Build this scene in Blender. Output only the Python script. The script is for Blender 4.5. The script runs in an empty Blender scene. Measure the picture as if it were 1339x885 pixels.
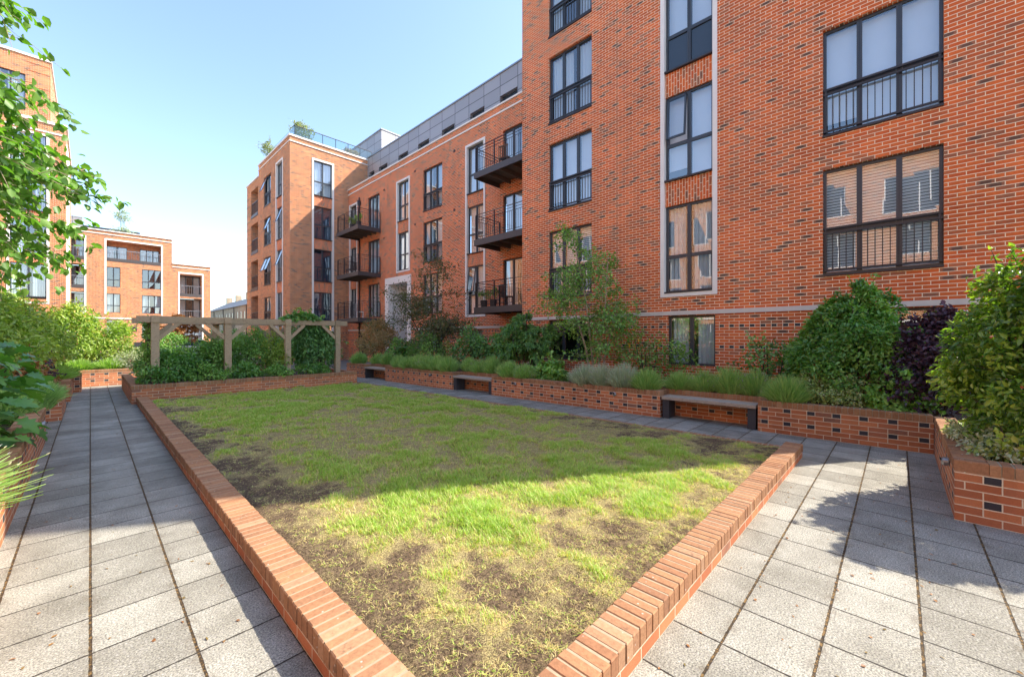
import bpy, math, random
import numpy as np
from mathutils import Vector, Matrix, noise as mnoise

random.seed(11)
RNG = np.random.default_rng(11)
S = bpy.context.scene
COL = S.collection
R = math.radians

# ------------------------------------------------------------------ tagging
def tag(o, label=None, cat=None, group=None, kind=None):
    if label: o['label'] = label
    if cat: o['category'] = cat
    if group: o['group'] = group
    if kind: o['kind'] = kind
    return o

def empty(name, loc, label, cat, group=None):
    o = bpy.data.objects.new(name, None)
    COL.objects.link(o)
    o.location = loc
    o.empty_display_size = .3
    return tag(o, label, cat, group)

def offset_of(p):
    v = Vector((0, 0, 0))
    while p is not None:
        v += p.location
        p = p.parent
    return v

def copy_tree(o, parent=None):
    c = o.copy()
    COL.objects.link(c)
    if parent is not None:
        c.parent = parent
    for ch in list(o.children):
        copy_tree(ch, c)
    return c

# ------------------------------------------------------------------ mesh builder
def turn_east(x, y, a=R(2.2), cx=8.5):
    # the long planter, its benches and the edging run slightly askew to the facade
    ca, sa = math.cos(a), math.sin(a)
    return cx + (x - cx) * ca - y * sa, (x - cx) * sa + y * ca

class MB:
    def __init__(s, xf=None):
        s.v = []; s.f = []; s.m = []; s.t = []; s.xf = xf
    def poly(s, pts, m=0, t=.5):
        i = len(s.v)
        s.v.extend([tuple(p) for p in pts])
        s.f.append(tuple(range(i, i + len(pts)))); s.m.append(m); s.t.append(t)
    def box(s, x0, x1, y0, y1, z0, z1, m=0, t=.5, bottom=True):
        if x0 > x1: x0, x1 = x1, x0
        if y0 > y1: y0, y1 = y1, y0
        if z0 > z1: z0, z1 = z1, z0
        i = len(s.v)
        s.v += [(x0, y0, z0), (x1, y0, z0), (x1, y1, z0), (x0, y1, z0),
                (x0, y0, z1), (x1, y0, z1), (x1, y1, z1), (x0, y1, z1)]
        fs = [(4, 5, 6, 7), (0, 1, 5, 4), (1, 2, 6, 5), (2, 3, 7, 6), (3, 0, 4, 7)]
        if bottom: fs.append((3, 2, 1, 0))
        for f in fs:
            s.f.append(tuple(i + k for k in f)); s.m.append(m); s.t.append(t)
    def cbox(s, x0, x1, y0, y1, z0, z1, c=.006, m=0, t=.5):
        # box with chamfered top edges (a brick on edge, a plank)
        if x0 > x1: x0, x1 = x1, x0
        if y0 > y1: y0, y1 = y1, y0
        i = len(s.v)
        for (d, z) in ((0, z0), (0, z1 - c), (c, z1)):
            s.v += [(x0 + d, y0 + d, z), (x1 - d, y0 + d, z), (x1 - d, y1 - d, z), (x0 + d, y1 - d, z)]
        fs = [(8, 9, 10, 11)]
        for k in range(4):
            n = (k + 1) % 4
            fs += [(k, n, 4 + n, 4 + k), (4 + k, 4 + n, 8 + n, 8 + k)]
        for f in fs:
            s.f.append(tuple(i + k for k in f)); s.m.append(m); s.t.append(t)
    def obox(s, c, ax, ay, az, m=0, t=.5):
        c = Vector(c); ax = Vector(ax); ay = Vector(ay); az = Vector(az)
        i = len(s.v)
        for k in (-1, 1):
            for (p, q) in ((-1, -1), (1, -1), (1, 1), (-1, 1)):
                s.v.append(tuple(c + ax * p + ay * q + az * k))
        for f in ((4, 5, 6, 7), (0, 1, 5, 4), (1, 2, 6, 5), (2, 3, 7, 6), (3, 0, 4, 7), (3, 2, 1, 0)):
            s.f.append(tuple(i + k for k in f)); s.m.append(m); s.t.append(t)
    def bar(s, a, b, w, h=None, m=0, t=.5):
        # square bar from a to b
        a = Vector(a); b = Vector(b); d = b - a
        L = d.length; d.normalize()
        up = Vector((0, 0, 1)) if abs(d.z) < .95 else Vector((1, 0, 0))
        sd = d.cross(up).normalized(); u2 = sd.cross(d).normalized()
        s.obox((a + b) / 2, sd * w / 2, d * L / 2, u2 * (h or w) / 2, m, t)
    def tube(s, pts, rad, n=6, m=0, t=.5, cap=True):
        pts = [Vector(p) for p in pts]
        if not hasattr(rad, '__len__'): rad = [rad] * len(pts)
        i0 = len(s.v)
        pd = None
        for k, p in enumerate(pts):
            d = (pts[min(k + 1, len(pts) - 1)] - pts[max(k - 1, 0)])
            d = d.normalized() if d.length > 1e-9 else Vector((0, 0, 1))
            up = Vector((0, 0, 1)) if abs(d.z) < .9 else Vector((1, 0, 0))
            a = d.cross(up).normalized(); b = d.cross(a).normalized()
            for j in range(n):
                an = 2 * math.pi * j / n
                s.v.append(tuple(p + (a * math.cos(an) + b * math.sin(an)) * rad[k]))
        for k in range(len(pts) - 1):
            for j in range(n):
                q = i0 + k * n
                s.f.append((q + j, q + (j + 1) % n, q + n + (j + 1) % n, q + n + j)); s.m.append(m); s.t.append(t)
        if cap:
            for q in (i0, i0 + (len(pts) - 1) * n):
                s.f.append(tuple(q + j for j in range(n))); s.m.append(m); s.t.append(t)
    def build(s, name, mats, parent=None, smooth=False, origin=None):
        if not isinstance(mats, (list, tuple)): mats = [mats]
        me = bpy.data.meshes.new(name)
        me.from_pydata(s.v, [], s.f)
        for m in mats: me.materials.append(m)
        me.polygons.foreach_set('material_index', s.m)
        at = me.attributes.new('tint', 'FLOAT', 'FACE')
        at.data.foreach_set('value', s.t)
        # metre-scaled box-projected UVs
        co = np.array(s.v, dtype=np.float64).reshape(-1, 3)
        uvl = me.uv_layers.new(name='UVMap')
        n = len(me.polygons)
        nr = np.zeros(n * 3); me.polygons.foreach_get('normal', nr); nr = np.abs(nr.reshape(-1, 3))
        lt = np.zeros(n, dtype=np.int32); me.polygons.foreach_get('loop_total', lt)
        li = np.zeros(len(me.loops), dtype=np.int32); me.loops.foreach_get('vertex_index', li)
        dom = np.repeat(np.argmax(nr * np.array([1, 1, 1.2]), axis=1), lt)
        P = co[li]
        u = np.where(dom == 0, P[:, 1], P[:, 0])
        v = np.where(dom == 2, P[:, 1], P[:, 2])
        uvl.data.foreach_set('uv', np.stack([u, v], 1).astype(np.float32).ravel())
        if s.xf:
            for k in range(len(co)):
                co[k, 0], co[k, 1] = s.xf(co[k, 0], co[k, 1])
        if parent is not None:
            off = offset_of(parent)
        elif origin is not None:
            off = Vector(origin)
        else:
            off = Vector(((co[:, 0].min() + co[:, 0].max()) / 2, (co[:, 1].min() + co[:, 1].max()) / 2, co[:, 2].min()))
        co -= np.array(off)
        me.vertices.foreach_set('co', co.astype(np.float32).ravel())
        if smooth: me.polygons.foreach_set('use_smooth', [True] * n)
        me.update()
        o = bpy.data.objects.new(name, me)
        COL.objects.link(o)
        if parent is not None: o.parent = parent
        else: o.location = off
        return o

# ------------------------------------------------------------------ materials
class G:
    """small node-graph helper"""
    def __init__(s, name):
        s.mat = bpy.data.materials.new(name)
        s.mat.use_nodes = True
        s.nt = s.mat.node_tree
        s.nt.nodes.clear()
        s.out = s.nt.nodes.new('ShaderNodeOutputMaterial')
        s.b = s.nt.nodes.new('ShaderNodeBsdfPrincipled')
        s.nt.links.new(s.b.outputs[0], s.out.inputs[0])
    def n(s, t, **kw):
        x = s.nt.nodes.new('ShaderNode' + t)
        for k, v in kw.items(): setattr(x, k, v)
        return x
    def put(s, sock, val):
        if isinstance(val, bpy.types.NodeSocket): s.nt.links.new(val, sock)
        elif val is not None: sock.default_value = val
    def m(s, op, a, b=None, c=None, clamp=False):
        x = s.n('Math', operation=op, use_clamp=clamp)
        s.put(x.inputs[0], a)
        if b is not None: s.put(x.inputs[1], b)
        if c is not None: s.put(x.inputs[2], c)
        return x.outputs[0]
    def step(s, e0, e1, x):
        q = s.n('MapRange', interpolation_type='SMOOTHSTEP')
        s.put(q.inputs['Value'], x); q.inputs['From Min'].default_value = e0; q.inputs['From Max'].default_value = e1
        return q.outputs[0]
    def mix(s, f, a, b, blend='MIX'):
        x = s.n('Mix', data_type='RGBA', blend_type=blend)
        s.put(x.inputs[0], f)
        s.put(x.inputs[6], a if not isinstance(a, tuple) else (*a, 1)[:4])
        s.put(x.inputs[7], b if not isinstance(b, tuple) else (*b, 1)[:4])
        return x.outputs[2]
    def noise(s, scale, detail=3, rough=.55, vec=None, dim='3D'):
        x = s.n('TexNoise', noise_dimensions=dim)
        x.inputs['Scale'].default_value = scale; x.inputs['Detail'].default_value = detail; x.inputs['Roughness'].default_value = rough
        if vec is not None: s.put(x.inputs['Vector'], vec)
        return x.outputs[0]
    def ramp(s, f, stops, interp='LINEAR'):
        x = s.n('ValToRGB')
        x.color_ramp.interpolation = interp
        e = x.color_ramp.elements
        while len(e) < len(stops): e.new(.5)
        for k, (p, c) in enumerate(stops):
            e[k].position = p; e[k].color = (*c, 1)
        s.put(x.inputs[0], f)
        return x.outputs[0]
    def xyz(s, v):
        x = s.n('SeparateXYZ'); s.put(x.inputs[0], v); return x.outputs
    def comb(s, a, b, c=0.):
        x = s.n('CombineXYZ'); s.put(x.inputs[0], a); s.put(x.inputs[1], b); s.put(x.inputs[2], c); return x.outputs[0]
    def white(s, v):
        x = s.n('TexWhiteNoise', noise_dimensions='3D'); s.put(x.inputs[0], v); return x.outputs[0]
    def attr(s, name):
        return s.n('Attribute', attribute_name=name).outputs['Fac']
    def pos(s):
        return s.n('NewGeometry').outputs['Position']
    def uv(s):
        return s.n('UVMap', uv_map='UVMap').outputs[0]
    def bump(s, h, strength=.5, dist=.01):
        x = s.n('Bump'); s.put(x.inputs['Height'], h)
        x.inputs['Strength'].default_value = strength; x.inputs['Distance'].default_value = dist
        s.nt.links.new(x.outputs[0], s.b.inputs['Normal'])
    def set(s, color=None, rough=None, metal=None, spec=None):
        if color is not None: s.put(s.b.inputs['Base Color'], (*color, 1) if isinstance(color, tuple) and len(color) == 3 else color)
        if rough is not None: s.put(s.b.inputs['Roughness'], rough)
        if metal is not None: s.put(s.b.inputs['Metallic'], metal)
        if spec is not None: s.put(s.b.inputs['Specular IOR Level'], spec)
        return s.mat

def plain(name, color, rough=.6, metal=0., var=.12, scale=6., spec=.4, bump=0.):
    g = G(name)
    nz = g.noise(scale, 4, .6, g.pos())
    c = g.mix(nz, tuple(x * (1 - var) for x in color), tuple(min(1, x * (1 + var)) for x in color))
    if bump: g.bump(g.noise(scale * 14, 3, .6, g.pos()), .4, bump)
    return g.set(c, rough, metal, spec)

def brick(name, stops, mortar, rows=(), period=.225, soldier=False, grime=.25, burnt_k=0., jw=1.):
    g = G(name)
    uv = g.xyz(g.uv())
    U, V = (uv[1], uv[0]) if soldier else (uv[0], uv[1])
    CH, BL = .075, .225
    vr = g.m('DIVIDE', V, CH)
    row = g.m('FLOOR', vr); fv = g.m('FRACT', vr)
    odd = g.m('MULTIPLY', g.m('FRACT', g.m('MULTIPLY', g.m('ADD', row, 400.), .5)), 1.0)
    uu = g.m('ADD', g.m('DIVIDE', U, BL), odd)
    col = g.m('FLOOR', uu); fu = g.m('FRACT', uu)
    du = g.m('MULTIPLY', g.m('MINIMUM', fu, g.m('SUBTRACT', 1., fu)), BL)
    dv = g.m('MULTIPLY', g.m('MINIMUM', fv, g.m('SUBTRACT', 1., fv)), CH)
    hd = None
    if rows:
        h = .1125 / period
        pu = g.m('DIVIDE', U, period); p = g.m('FRACT', pu); pc = g.m('FLOOR', pu)
        ish = g.m('LESS_THAN', p, h)
        e1 = g.m('MULTIPLY', g.m('MINIMUM', p, g.m('ABSOLUTE', g.m('SUBTRACT', p, h))), period)
        e1 = g.m('MINIMUM', e1, g.m('MULTIPLY', g.m('SUBTRACT', 1., p), period))
        isrow = None
        for r_ in rows:
            c = g.m('COMPARE', row, float(r_), .2)
            isrow = c if isrow is None else g.m('ADD', isrow, c)
        mx = g.n('Mix', data_type='FLOAT'); g.put(mx.inputs[0], isrow); g.put(mx.inputs[2], du); g.put(mx.inputs[3], e1); du = mx.outputs[0]
        mc = g.n('Mix', data_type='FLOAT'); g.put(mc.inputs[0], isrow); g.put(mc.inputs[2], col)
        g.put(mc.inputs[3], g.m('ADD', g.m('MULTIPLY', pc, 2.), ish)); col = mc.outputs[0]
        hd = g.m('MULTIPLY', ish, isrow)
    # ragged arrises
    wob = g.m('MULTIPLY', g.m('SUBTRACT', g.noise(60, 2, .5, g.pos()), .5), .003)
    edge = g.m('ADD', g.m('MINIMUM', du, dv), wob)
    mask = g.step(.0042 * jw, .0072 * jw, edge)
    rnd = g.white(g.comb(col, row, 3.7))
    nz = g.noise(22, 4, .65, g.pos())
    c = g.ramp(g.m('ADD', rnd, g.m('MULTIPLY', g.m('SUBTRACT', nz, .5), .22), clamp=True), stops)
    burnt = g.m('MULTIPLY', g.step(.935, .955, rnd), g.step(.40, .20, g.m('ADD', g.m('ABSOLUTE', g.m('SUBTRACT', fu, g.m('ADD', .38, g.m('MULTIPLY', nz, .25)))), g.m('MULTIPLY', g.m('SUBTRACT', nz, .5), .4))))
    c = g.mix(g.m('MULTIPLY', burnt, burnt_k), c, (.085, .07, .06))
    # faint run-off streaks
    pz = g.xyz(g.pos())
    stk = g.noise(1., 4, .65, g.comb(g.m('MULTIPLY', g.m('ADD', pz[0], pz[1]), 2.6), g.m('MULTIPLY', pz[2], .22), 0.))
    c = g.mix(1., c, g.ramp(stk, [(.30, (.86, .85, .84)), (.55, (1.03, 1.03, 1.03))]), 'MULTIPLY')
    if hd is not None: c = g.mix(hd, c, (.055, .052, .058))
    fine = g.noise(180, 3, .6, g.pos())
    c = g.mix(.5, c, g.ramp(fine, [(.3, (.72, .72, .72)), (.7, (1.18, 1.18, 1.18))]), 'MULTIPLY')
    c = g.mix(1., c, g.ramp(g.noise(.9, 5, .6, g.pos()), [(.3, (1 - grime,) * 3), (.65, (1.06,) * 3)]), 'MULTIPLY')
    mo = g.mix(g.noise(40, 3, .6, g.pos()), tuple(x * .8 for x in mortar), tuple(x * 1.15 for x in mortar))
    c = g.mix(mask, mo, c)
    g.bump(g.m('ADD', mask, g.m('MULTIPLY', fine, .3)), .55, .006)
    return g.set(c, .88, 0, .25)

RED = [(0, (.68, .145, .040)), (.3, (.78, .185, .050)), (.55, (.63, .125, .036)), (.78, (.60, .155, .056)), (.88, (.42, .15, .075)), (1, (.36, .15, .085))]
WARM = [(0, (.50, .175, .078)), (.3, (.60, .225, .098)), (.6, (.46, .15, .066)), (.85, (.44, .165, .085)), (.95, (.34, .15, .09)), (1, (.25, .13, .088))]
BUFF = [(0, (.46, .135, .042)), (.25, (.62, .215, .066)), (.5, (.44, .12, .038)), (.75, (.66, .25, .085)), (.9, (.34, .11, .05)), (1, (.20, .09, .055))]
MORT = (.95, .80, .58)
M = {}
M['brick'] = brick('red_facing_brick', RED, MORT, rows=(19, 26), period=.225, burnt_k=.72)
M['brick_soldier'] = brick('red_soldier_brick', RED, MORT, soldier=True, burnt_k=.4)
M['brick_wall'] = brick('planter_brick', WARM, (.66, .54, .39), rows=(2, 5), period=.3375, jw=.84)
M['brick_plain'] = brick('garden_wall_brick', WARM, (.60, .48, .34), jw=.84)
M['brick_buff'] = brick('orange_facing_brick', BUFF, MORT, rows=(19, 26), period=.225, burnt_k=.5, grime=.32)
M['brick_pale'] = brick('stock_brick', [(0, (.40, .31, .2)), (.5, (.46, .37, .25)), (1, (.33, .26, .18))], (.5, .45, .38))
M['stone'] = plain('white_cast_stone', (.82, .79, .74), .75, var=.08, bump=.002)
M['stone_grey'] = plain('grey_cast_stone', (.62, .58, .53), .8, var=.12, bump=.002)
M['frame'] = plain('dark_grey_aluminium', (.042, .05, .062), .33, .0, var=.1, spec=.5)
M['steel'] = plain('dark_painted_steel', (.032, .030, .034), .45, var=.15, spec=.45)
M['fascia'] = plain('balcony_fascia_steel', (.075, .066, .066), .45, var=.12)
M['soffit'] = plain('balcony_soffit', (.13, .115, .105), .7)
M['panel'] = plain('glazed_spandrel', (.03, .045, .065), .12, var=.1, spec=.7)
M['navy'] = plain('dark_tinted_pane', (.035, .06, .10), .3)
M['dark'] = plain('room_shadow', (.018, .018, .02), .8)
M['interior'] = plain('pale_lining', (.74, .72, .69), .7, var=.05)
M['white_paint'] = plain('white_paint', (.75, .74, .72), .5, var=.05)
M['soil'] = plain('planting_soil', (.055, .038, .026), .95, var=.4, scale=14, bump=.02)
M['bark'] = plain('pale_bark', (.36, .27, .19), .85, var=.35, scale=18, bump=.004)
M['bark_dark'] = plain('dark_bark', (.07, .052, .04), .9, var=.3, scale=18, bump=.006)
M['chair_wood'] = plain('chair_wood', (.16, .085, .045), .6)
M['roof'] = plain('slate_roof', (.12, .125, .14), .6, var=.2)
M['roof_felt'] = plain('roof_felt', (.2, .2, .2), .9)
M['car_paint'] = plain('white_car_paint', (.72, .73, .75), .2, var=.03, spec=.6)
M['rubber'] = plain('rubber', (.02, .02, .02), .8)
M['metal'] = plain('brushed_metal', (.35, .35, .36), .35, .8)

def glass_mat(name, tint, ior):
    g = G(name)
    g.nt.nodes.remove(g.b)
    tr = g.n('BsdfTransparent'); tr.inputs[0].default_value = (*tint, 1)
    gl = g.n('BsdfGlossy'); gl.inputs['Roughness'].default_value = .0; gl.inputs[0].default_value = (.95, .97, 1, 1)
    lw = g.n('LayerWeight'); lw.inputs[0].default_value = .5
    r0 = ((ior - 1) / (ior + 1)) ** 2
    fac = g.m('ADD', r0, g.m('MULTIPLY', 1 - r0, g.m('POWER', lw.outputs['Facing'], 4.)), clamp=True)
    # slight waviness of real panes
    bp = g.n('Bump'); bp.inputs['Strength'].default_value = .02; bp.inputs['Distance'].default_value = .02
    g.put(bp.inputs['Height'], g.noise(1.3, 1, .5, g.pos()))
    g.nt.links.new(bp.outputs[0], gl.inputs['Normal'])
    mx = g.n('MixShader')
    g.nt.links.new(fac, mx.inputs[0]); g.nt.links.new(tr.outputs[0], mx.inputs[1]); g.nt.links.new(gl.outputs[0], mx.inputs[2])
    g.nt.links.new(mx.outputs[0], g.out.inputs[0])
    return g.mat
M['glass'] = glass_mat('window_glass', (.80, .90, .97), 2.7)
M['balustrade_glass'] = glass_mat('balustrade_glass', (.80, .88, .88), 1.5)

def curtain_mat():
    g = G('curtain_fabric')
    p = g.xyz(g.pos())
    w = g.m('SINE', g.m('MULTIPLY', g.m('ADD', p[0], p[1]), 46.))
    w = g.m('ADD', w, g.m('MULTIPLY', g.noise(5, 2, .5, g.pos()), 2.))
    g.bump(w, .8, .02)
    return g.set((.72, .71, .68), .9)
M['curtain'] = curtain_mat()
M['roller'] = plain('roller_blind', (.80, .81, .82), .8, var=.03)
def venetian():
    g = G('venetian_blind')
    p = g.xyz(g.pos())
    f = g.m('FRACT', g.m('DIVIDE', p[2], .062))
    k = g.step(.22, .32, f)
    c = g.mix(k, (.05, .05, .052), (.80, .79, .76))
    g.bump(f, .5, .02)
    return g.set(c, .6)
M['venetian'] = venetian()

def cladding():
    g = G('grey_rainscreen_panel')
    uv = g.xyz(g.uv())
    a = g.m('DIVIDE', g.m('SUBTRACT', uv[0], 13.94), 1.275); b = g.m('DIVIDE', g.m('SUBTRACT', uv[1], 12.03), .73)
    fa, fb = g.m('FRACT', a), g.m('FRACT', b)
    ea = g.m('MULTIPLY', g.m('MINIMUM', fa, g.m('SUBTRACT', 1., fa)), 1.275)
    eb = g.m('MULTIPLY', g.m('MINIMUM', fb, g.m('SUBTRACT', 1., fb)), .73)
    k = g.step(.012, .022, g.m('MINIMUM', ea, eb))
    r_ = g.white(g.comb(g.m('FLOOR', a), g.m('FLOOR', b), 1.))
    c = g.ramp(r_, [(0, (.30, .295, .31)), (1, (.37, .36, .375))])
    c = g.mix(k, (.05, .05, .055), c)
    g.bump(k, .5, .01)
    return g.set(c, .42, .15, .5)
M['clad'] = cladding()

def slab(name, swap):
    g = G(name)
    uv = g.xyz(g.uv())
    PT = .408
    ox, oy = (.0, .31)
    a = g.m('DIVIDE', g.m('SUBTRACT', uv[0], ox), PT); b = g.m('DIVIDE', g.m('SUBTRACT', uv[1], oy), PT)
    wob = g.m('MULTIPLY', g.m('SUBTRACT', g.noise(26, 3, .6, g.pos()), .5), .010)
    fa, fb = g.m('FRACT', a), g.m('FRACT', b)
    ea = g.m('ADD', g.m('MULTIPLY', g.m('MINIMUM', fa, g.m('SUBTRACT', 1., fa)), PT), wob)
    eb = g.m('ADD', g.m('MULTIPLY', g.m('MINIMUM', fb, g.m('SUBTRACT', 1., fb)), PT), wob)
    wide, thin = (eb, ea) if swap else (ea, eb)
    kw = g.step(.0050, .0086, wide); kt = g.step(.0035, .0072, thin)
    rnd = g.white(g.comb(g.m('FLOOR', a), g.m('FLOOR', b), 8.))
    base = g.ramp(rnd, [(0, (.192, .183, .156)), (.5, (.238, .228, .196)), (1, (.290, .279, .242))])
    sp = g.noise(105, 3, .75, g.pos())
    base = g.mix(.85, base, g.ramp(sp, [(.35, (.30, .295, .29)), (.48, (.93, .93, .93)), (.62, (1.85, 1.82, 1.72))]), 'MULTIPLY')
    vo = g.n('TexVoronoi'); vo.inputs['Scale'].default_value = 62.; g.put(vo.inputs['Vector'], g.pos())
    base = g.mix(g.m('MULTIPLY', g.step(.42, .2, vo.outputs[0]), .5), base, g.mix(vo.outputs[1], (.16, .15, .14), (.56, .54, .5)))
    st = g.noise(2.2, 5, .62, g.pos())
    base = g.mix(1., base, g.ramp(st, [(.32, (.70, .69, .67)), (.6, (1.05, 1.05, 1.05))]), 'MULTIPLY')
    # grey-brown dirt gathers beside the open joints
    dirt = g.m('MULTIPLY', g.step(.07, .0, wide), g.step(.42, .68, g.noise(9, 4, .7, g.pos())))
    base = g.mix(g.m('MULTIPLY', dirt, .6), base, (.13, .105, .075))
    moss = g.ramp(g.noise(34, 4, .75, g.pos()), [(.3, (.016, .012, .009)), (.5, (.05, .034, .018)), (.60, (.22, .13, .045)), (.70, (.05, .052, .018))])
    c = g.mix(kw, moss, base)
    c = g.mix(kt, (.034, .028, .022), c)
    h = g.m('ADD', g.m('MULTIPLY', kw, kt), g.m('MULTIPLY', sp, .12))
    h = g.m('ADD', h, g.m('MULTIPLY', rnd, .25))
    g.bump(h, .7, .008)
    return g.set(c, .85, 0, .3)
M['slab_a'] = slab('concrete_paving', False)
M['slab_b'] = slab('concrete_paving_cross', True)

def cap_mat():
    g = G('coping_brick')
    t = g.attr('tint')
    c = g.ramp(t, [(0, (.25, .122, .068)), (.35, (.38, .20, .102)), (.65, (.30, .145, .076)), (.9, (.42, .245, .14)), (1, (.21, .105, .07))])
    nz = g.noise(45, 4, .65, g.pos())
    c = g.mix(.6, c, g.ramp(nz, [(.3, (.62, .6, .58)), (.55, (1.0, 1.0, 1.0)), (.75, (1.25, 1.22, 1.15))]), 'MULTIPLY')
    vo = g.n('TexVoronoi'); vo.inputs['Scale'].default_value = 24.; g.put(vo.inputs['Vector'], g.pos())
    sp = g.m('MULTIPLY', g.step(.17, .08, vo.outputs[0]), g.step(.52, .60, g.noise(5, 2, .5, g.pos())))
    c = g.mix(g.m('MULTIPLY', sp, .8), c, (.50, .47, .42))
    dk = g.step(.58, .72, g.noise(12, 5, .7, g.pos()))
    c = g.mix(g.m('MULTIPLY', dk, .55), c, (.085, .055, .04))
    g.bump(g.m('ADD', nz, g.m('MULTIPLY', g.noise(220, 2, .6, g.pos()), .5)), .5, .004)
    return g.set(c, .9, 0, .2)
M['cap'] = cap_mat()
M['mortar'] = plain('mortar', (.34, .27, .18), .95, var=.25, scale=30, bump=.003)

def timber(name, c0, c1):
    g = G(name)
    mp = g.n('Mapping'); mp.inputs['Scale'].default_value = (1, 1, 1)
    p = g.xyz(g.pos())
    t = g.attr('tint')
    nz = g.noise(7, 5, .7, g.comb(g.m('MULTIPLY', p[0], 2.2), g.m('MULTIPLY', p[1], 2.2), g.m('MULTIPLY', p[2], 6.)))
    gr = g.noise(60, 4, .7, g.pos())
    c = g.mix(g.m('ADD', g.m('MULTIPLY', nz, .7), g.m('MULTIPLY', gr, .3)), c0, c1)
    c = g.mix(1., c, g.ramp(t, [(0, (.78,) * 3), (1, (1.15,) * 3)]), 'MULTIPLY')
    crk = g.step(.56, .62, g.noise(5., 5, .8, g.comb(g.m('MULTIPLY', p[0], 4.), g.m('MULTIPLY', p[1], 4.), g.m('MULTIPLY', p[2], 4.))))
    c = g.mix(g.m('MULTIPLY', crk, .45), c, (.11, .085, .06))
    g.bump(gr, .4, .006)
    return g.set(c, .8, 0, .25)
M['oak'] = timber('weathered_oak', (.27, .195, .12), (.56, .44, .29))
M['seat'] = timber('bench_timber', (.27, .22, .17), (.52, .45, .37))
M['leg'] = plain('bench_leg_slate', (.045, .045, .052), .7, var=.3, bump=.003)

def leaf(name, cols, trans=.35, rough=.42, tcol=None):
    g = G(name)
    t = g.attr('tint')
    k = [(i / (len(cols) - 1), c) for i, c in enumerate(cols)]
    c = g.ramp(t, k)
    g.set(c, rough, 0, .6)
    tl = g.n('BsdfTranslucent')
    tc = g.mix(1., c, tcol or (1.25, 1.6, .5), 'MULTIPLY')
    g.nt.links.new(tc, tl.inputs[0])
    mx = g.n('MixShader'); mx.inputs[0].default_value = trans
    g.nt.links.new(g.b.outputs[0], mx.inputs[1]); g.nt.links.new(tl.outputs[0], mx.inputs[2])
    g.nt.links.new(mx.outputs[0], g.out.inputs[0])
    return g.mat
M['l_birch'] = leaf('birch_leaf', [(0.092, 0.203, 0.030), (0.144, 0.288, 0.044), (0.220, 0.371, 0.068)], .45)
M['l_dark'] = leaf('dark_leaf', [(0.058, 0.138, 0.043), (0.128, 0.290, 0.077), (0.266, 0.529, 0.135)], .25, .35)
M['l_mid'] = leaf('mid_leaf', [(0.077, 0.165, 0.036), (0.177, 0.354, 0.070), (0.368, 0.600, 0.129)], .3, .4)
M['l_laurel'] = leaf('glossy_leaf', [(0.055, 0.137, 0.033), (0.123, 0.306, 0.057), (0.336, 0.504, 0.105)], .28, .3)
M['l_sun'] = leaf('yellow_green_leaf', [(0.138, 0.216, 0.039), (0.235, 0.352, 0.059), (0.392, 0.490, 0.088), (0.509, 0.392, 0.099)], .4, .4)
M['l_hedge'] = leaf('hedge_leaf', [(0.042, 0.095, 0.017), (0.096, 0.194, 0.028), (0.244, 0.365, 0.053), (0.421, 0.492, 0.070)], .35, .28)
M['l_bronze'] = leaf('bronze_leaf', [(0.174, 0.210, 0.074), (0.344, 0.272, 0.111), (0.600, 0.370, 0.160)], .3, .4, (1.5, 1.2, .6))
M['l_olive'] = leaf('olive_birch_leaf', [(.05, .075, .028), (.08, .11, .035), (.15, .14, .05), (.24, .13, .06)], .3, .4)
M['l_purple'] = leaf('purple_leaf', [(0.029, 0.018, 0.029), (0.071, 0.035, 0.061), (0.166, 0.063, 0.077)], .2, .45, (1.5, .8, .9))
M['l_rust'] = leaf('rusty_leaf', [(0.238, 0.111, 0.045), (0.386, 0.178, 0.052), (0.178, 0.149, 0.045)], .3, .5, (1.4, 1.0, .5))
M['l_silver'] = leaf('silver_leaf', [(0.277, 0.364, 0.251), (0.428, 0.502, 0.352), (0.600, 0.600, 0.477)], .15, .7)
M['l_lav'] = leaf('lavender_leaf', [(0.138, 0.267, 0.071), (0.288, 0.491, 0.135), (0.550, 0.600, 0.252)], .25, .6)
M['l_lime'] = leaf('lime_leaf', [(0.203, 0.338, 0.068), (0.304, 0.456, 0.101), (0.439, 0.557, 0.169)], .4, .5)
M['l_euon'] = leaf('variegated_leaf', [(0.169, 0.246, 0.065), (0.352, 0.452, 0.127), (0.600, 0.600, 0.440)], .25, .4)
M['l_var'] = leaf('cream_edged_leaf', [(0.238, 0.312, 0.133), (0.416, 0.461, 0.253), (0.620, 0.620, 0.491)], .25, .5)
M['l_oakleaf'] = leaf('oakleaf_leaf', [(0.055, 0.153, 0.039), (0.098, 0.250, 0.048), (0.185, 0.370, 0.066)], .35, .4)
M['l_rooftop'] = leaf('rooftop_leaf', [(0.194, 0.227, 0.114), (0.308, 0.324, 0.145), (0.421, 0.389, 0.194)], .3, .6)
M['petal_white'] = plain('white_petal', (.75, .75, .7), .6)
M['petal_yellow'] = plain('yellow_petal', (.7, .5, .03), .6)
M['seed_head'] = plain('faded_flower_head', (.36, .33, .2), .8)
M['petal_mauve'] = plain('mauve_petal', (.42, .34, .38), .7)

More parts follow.
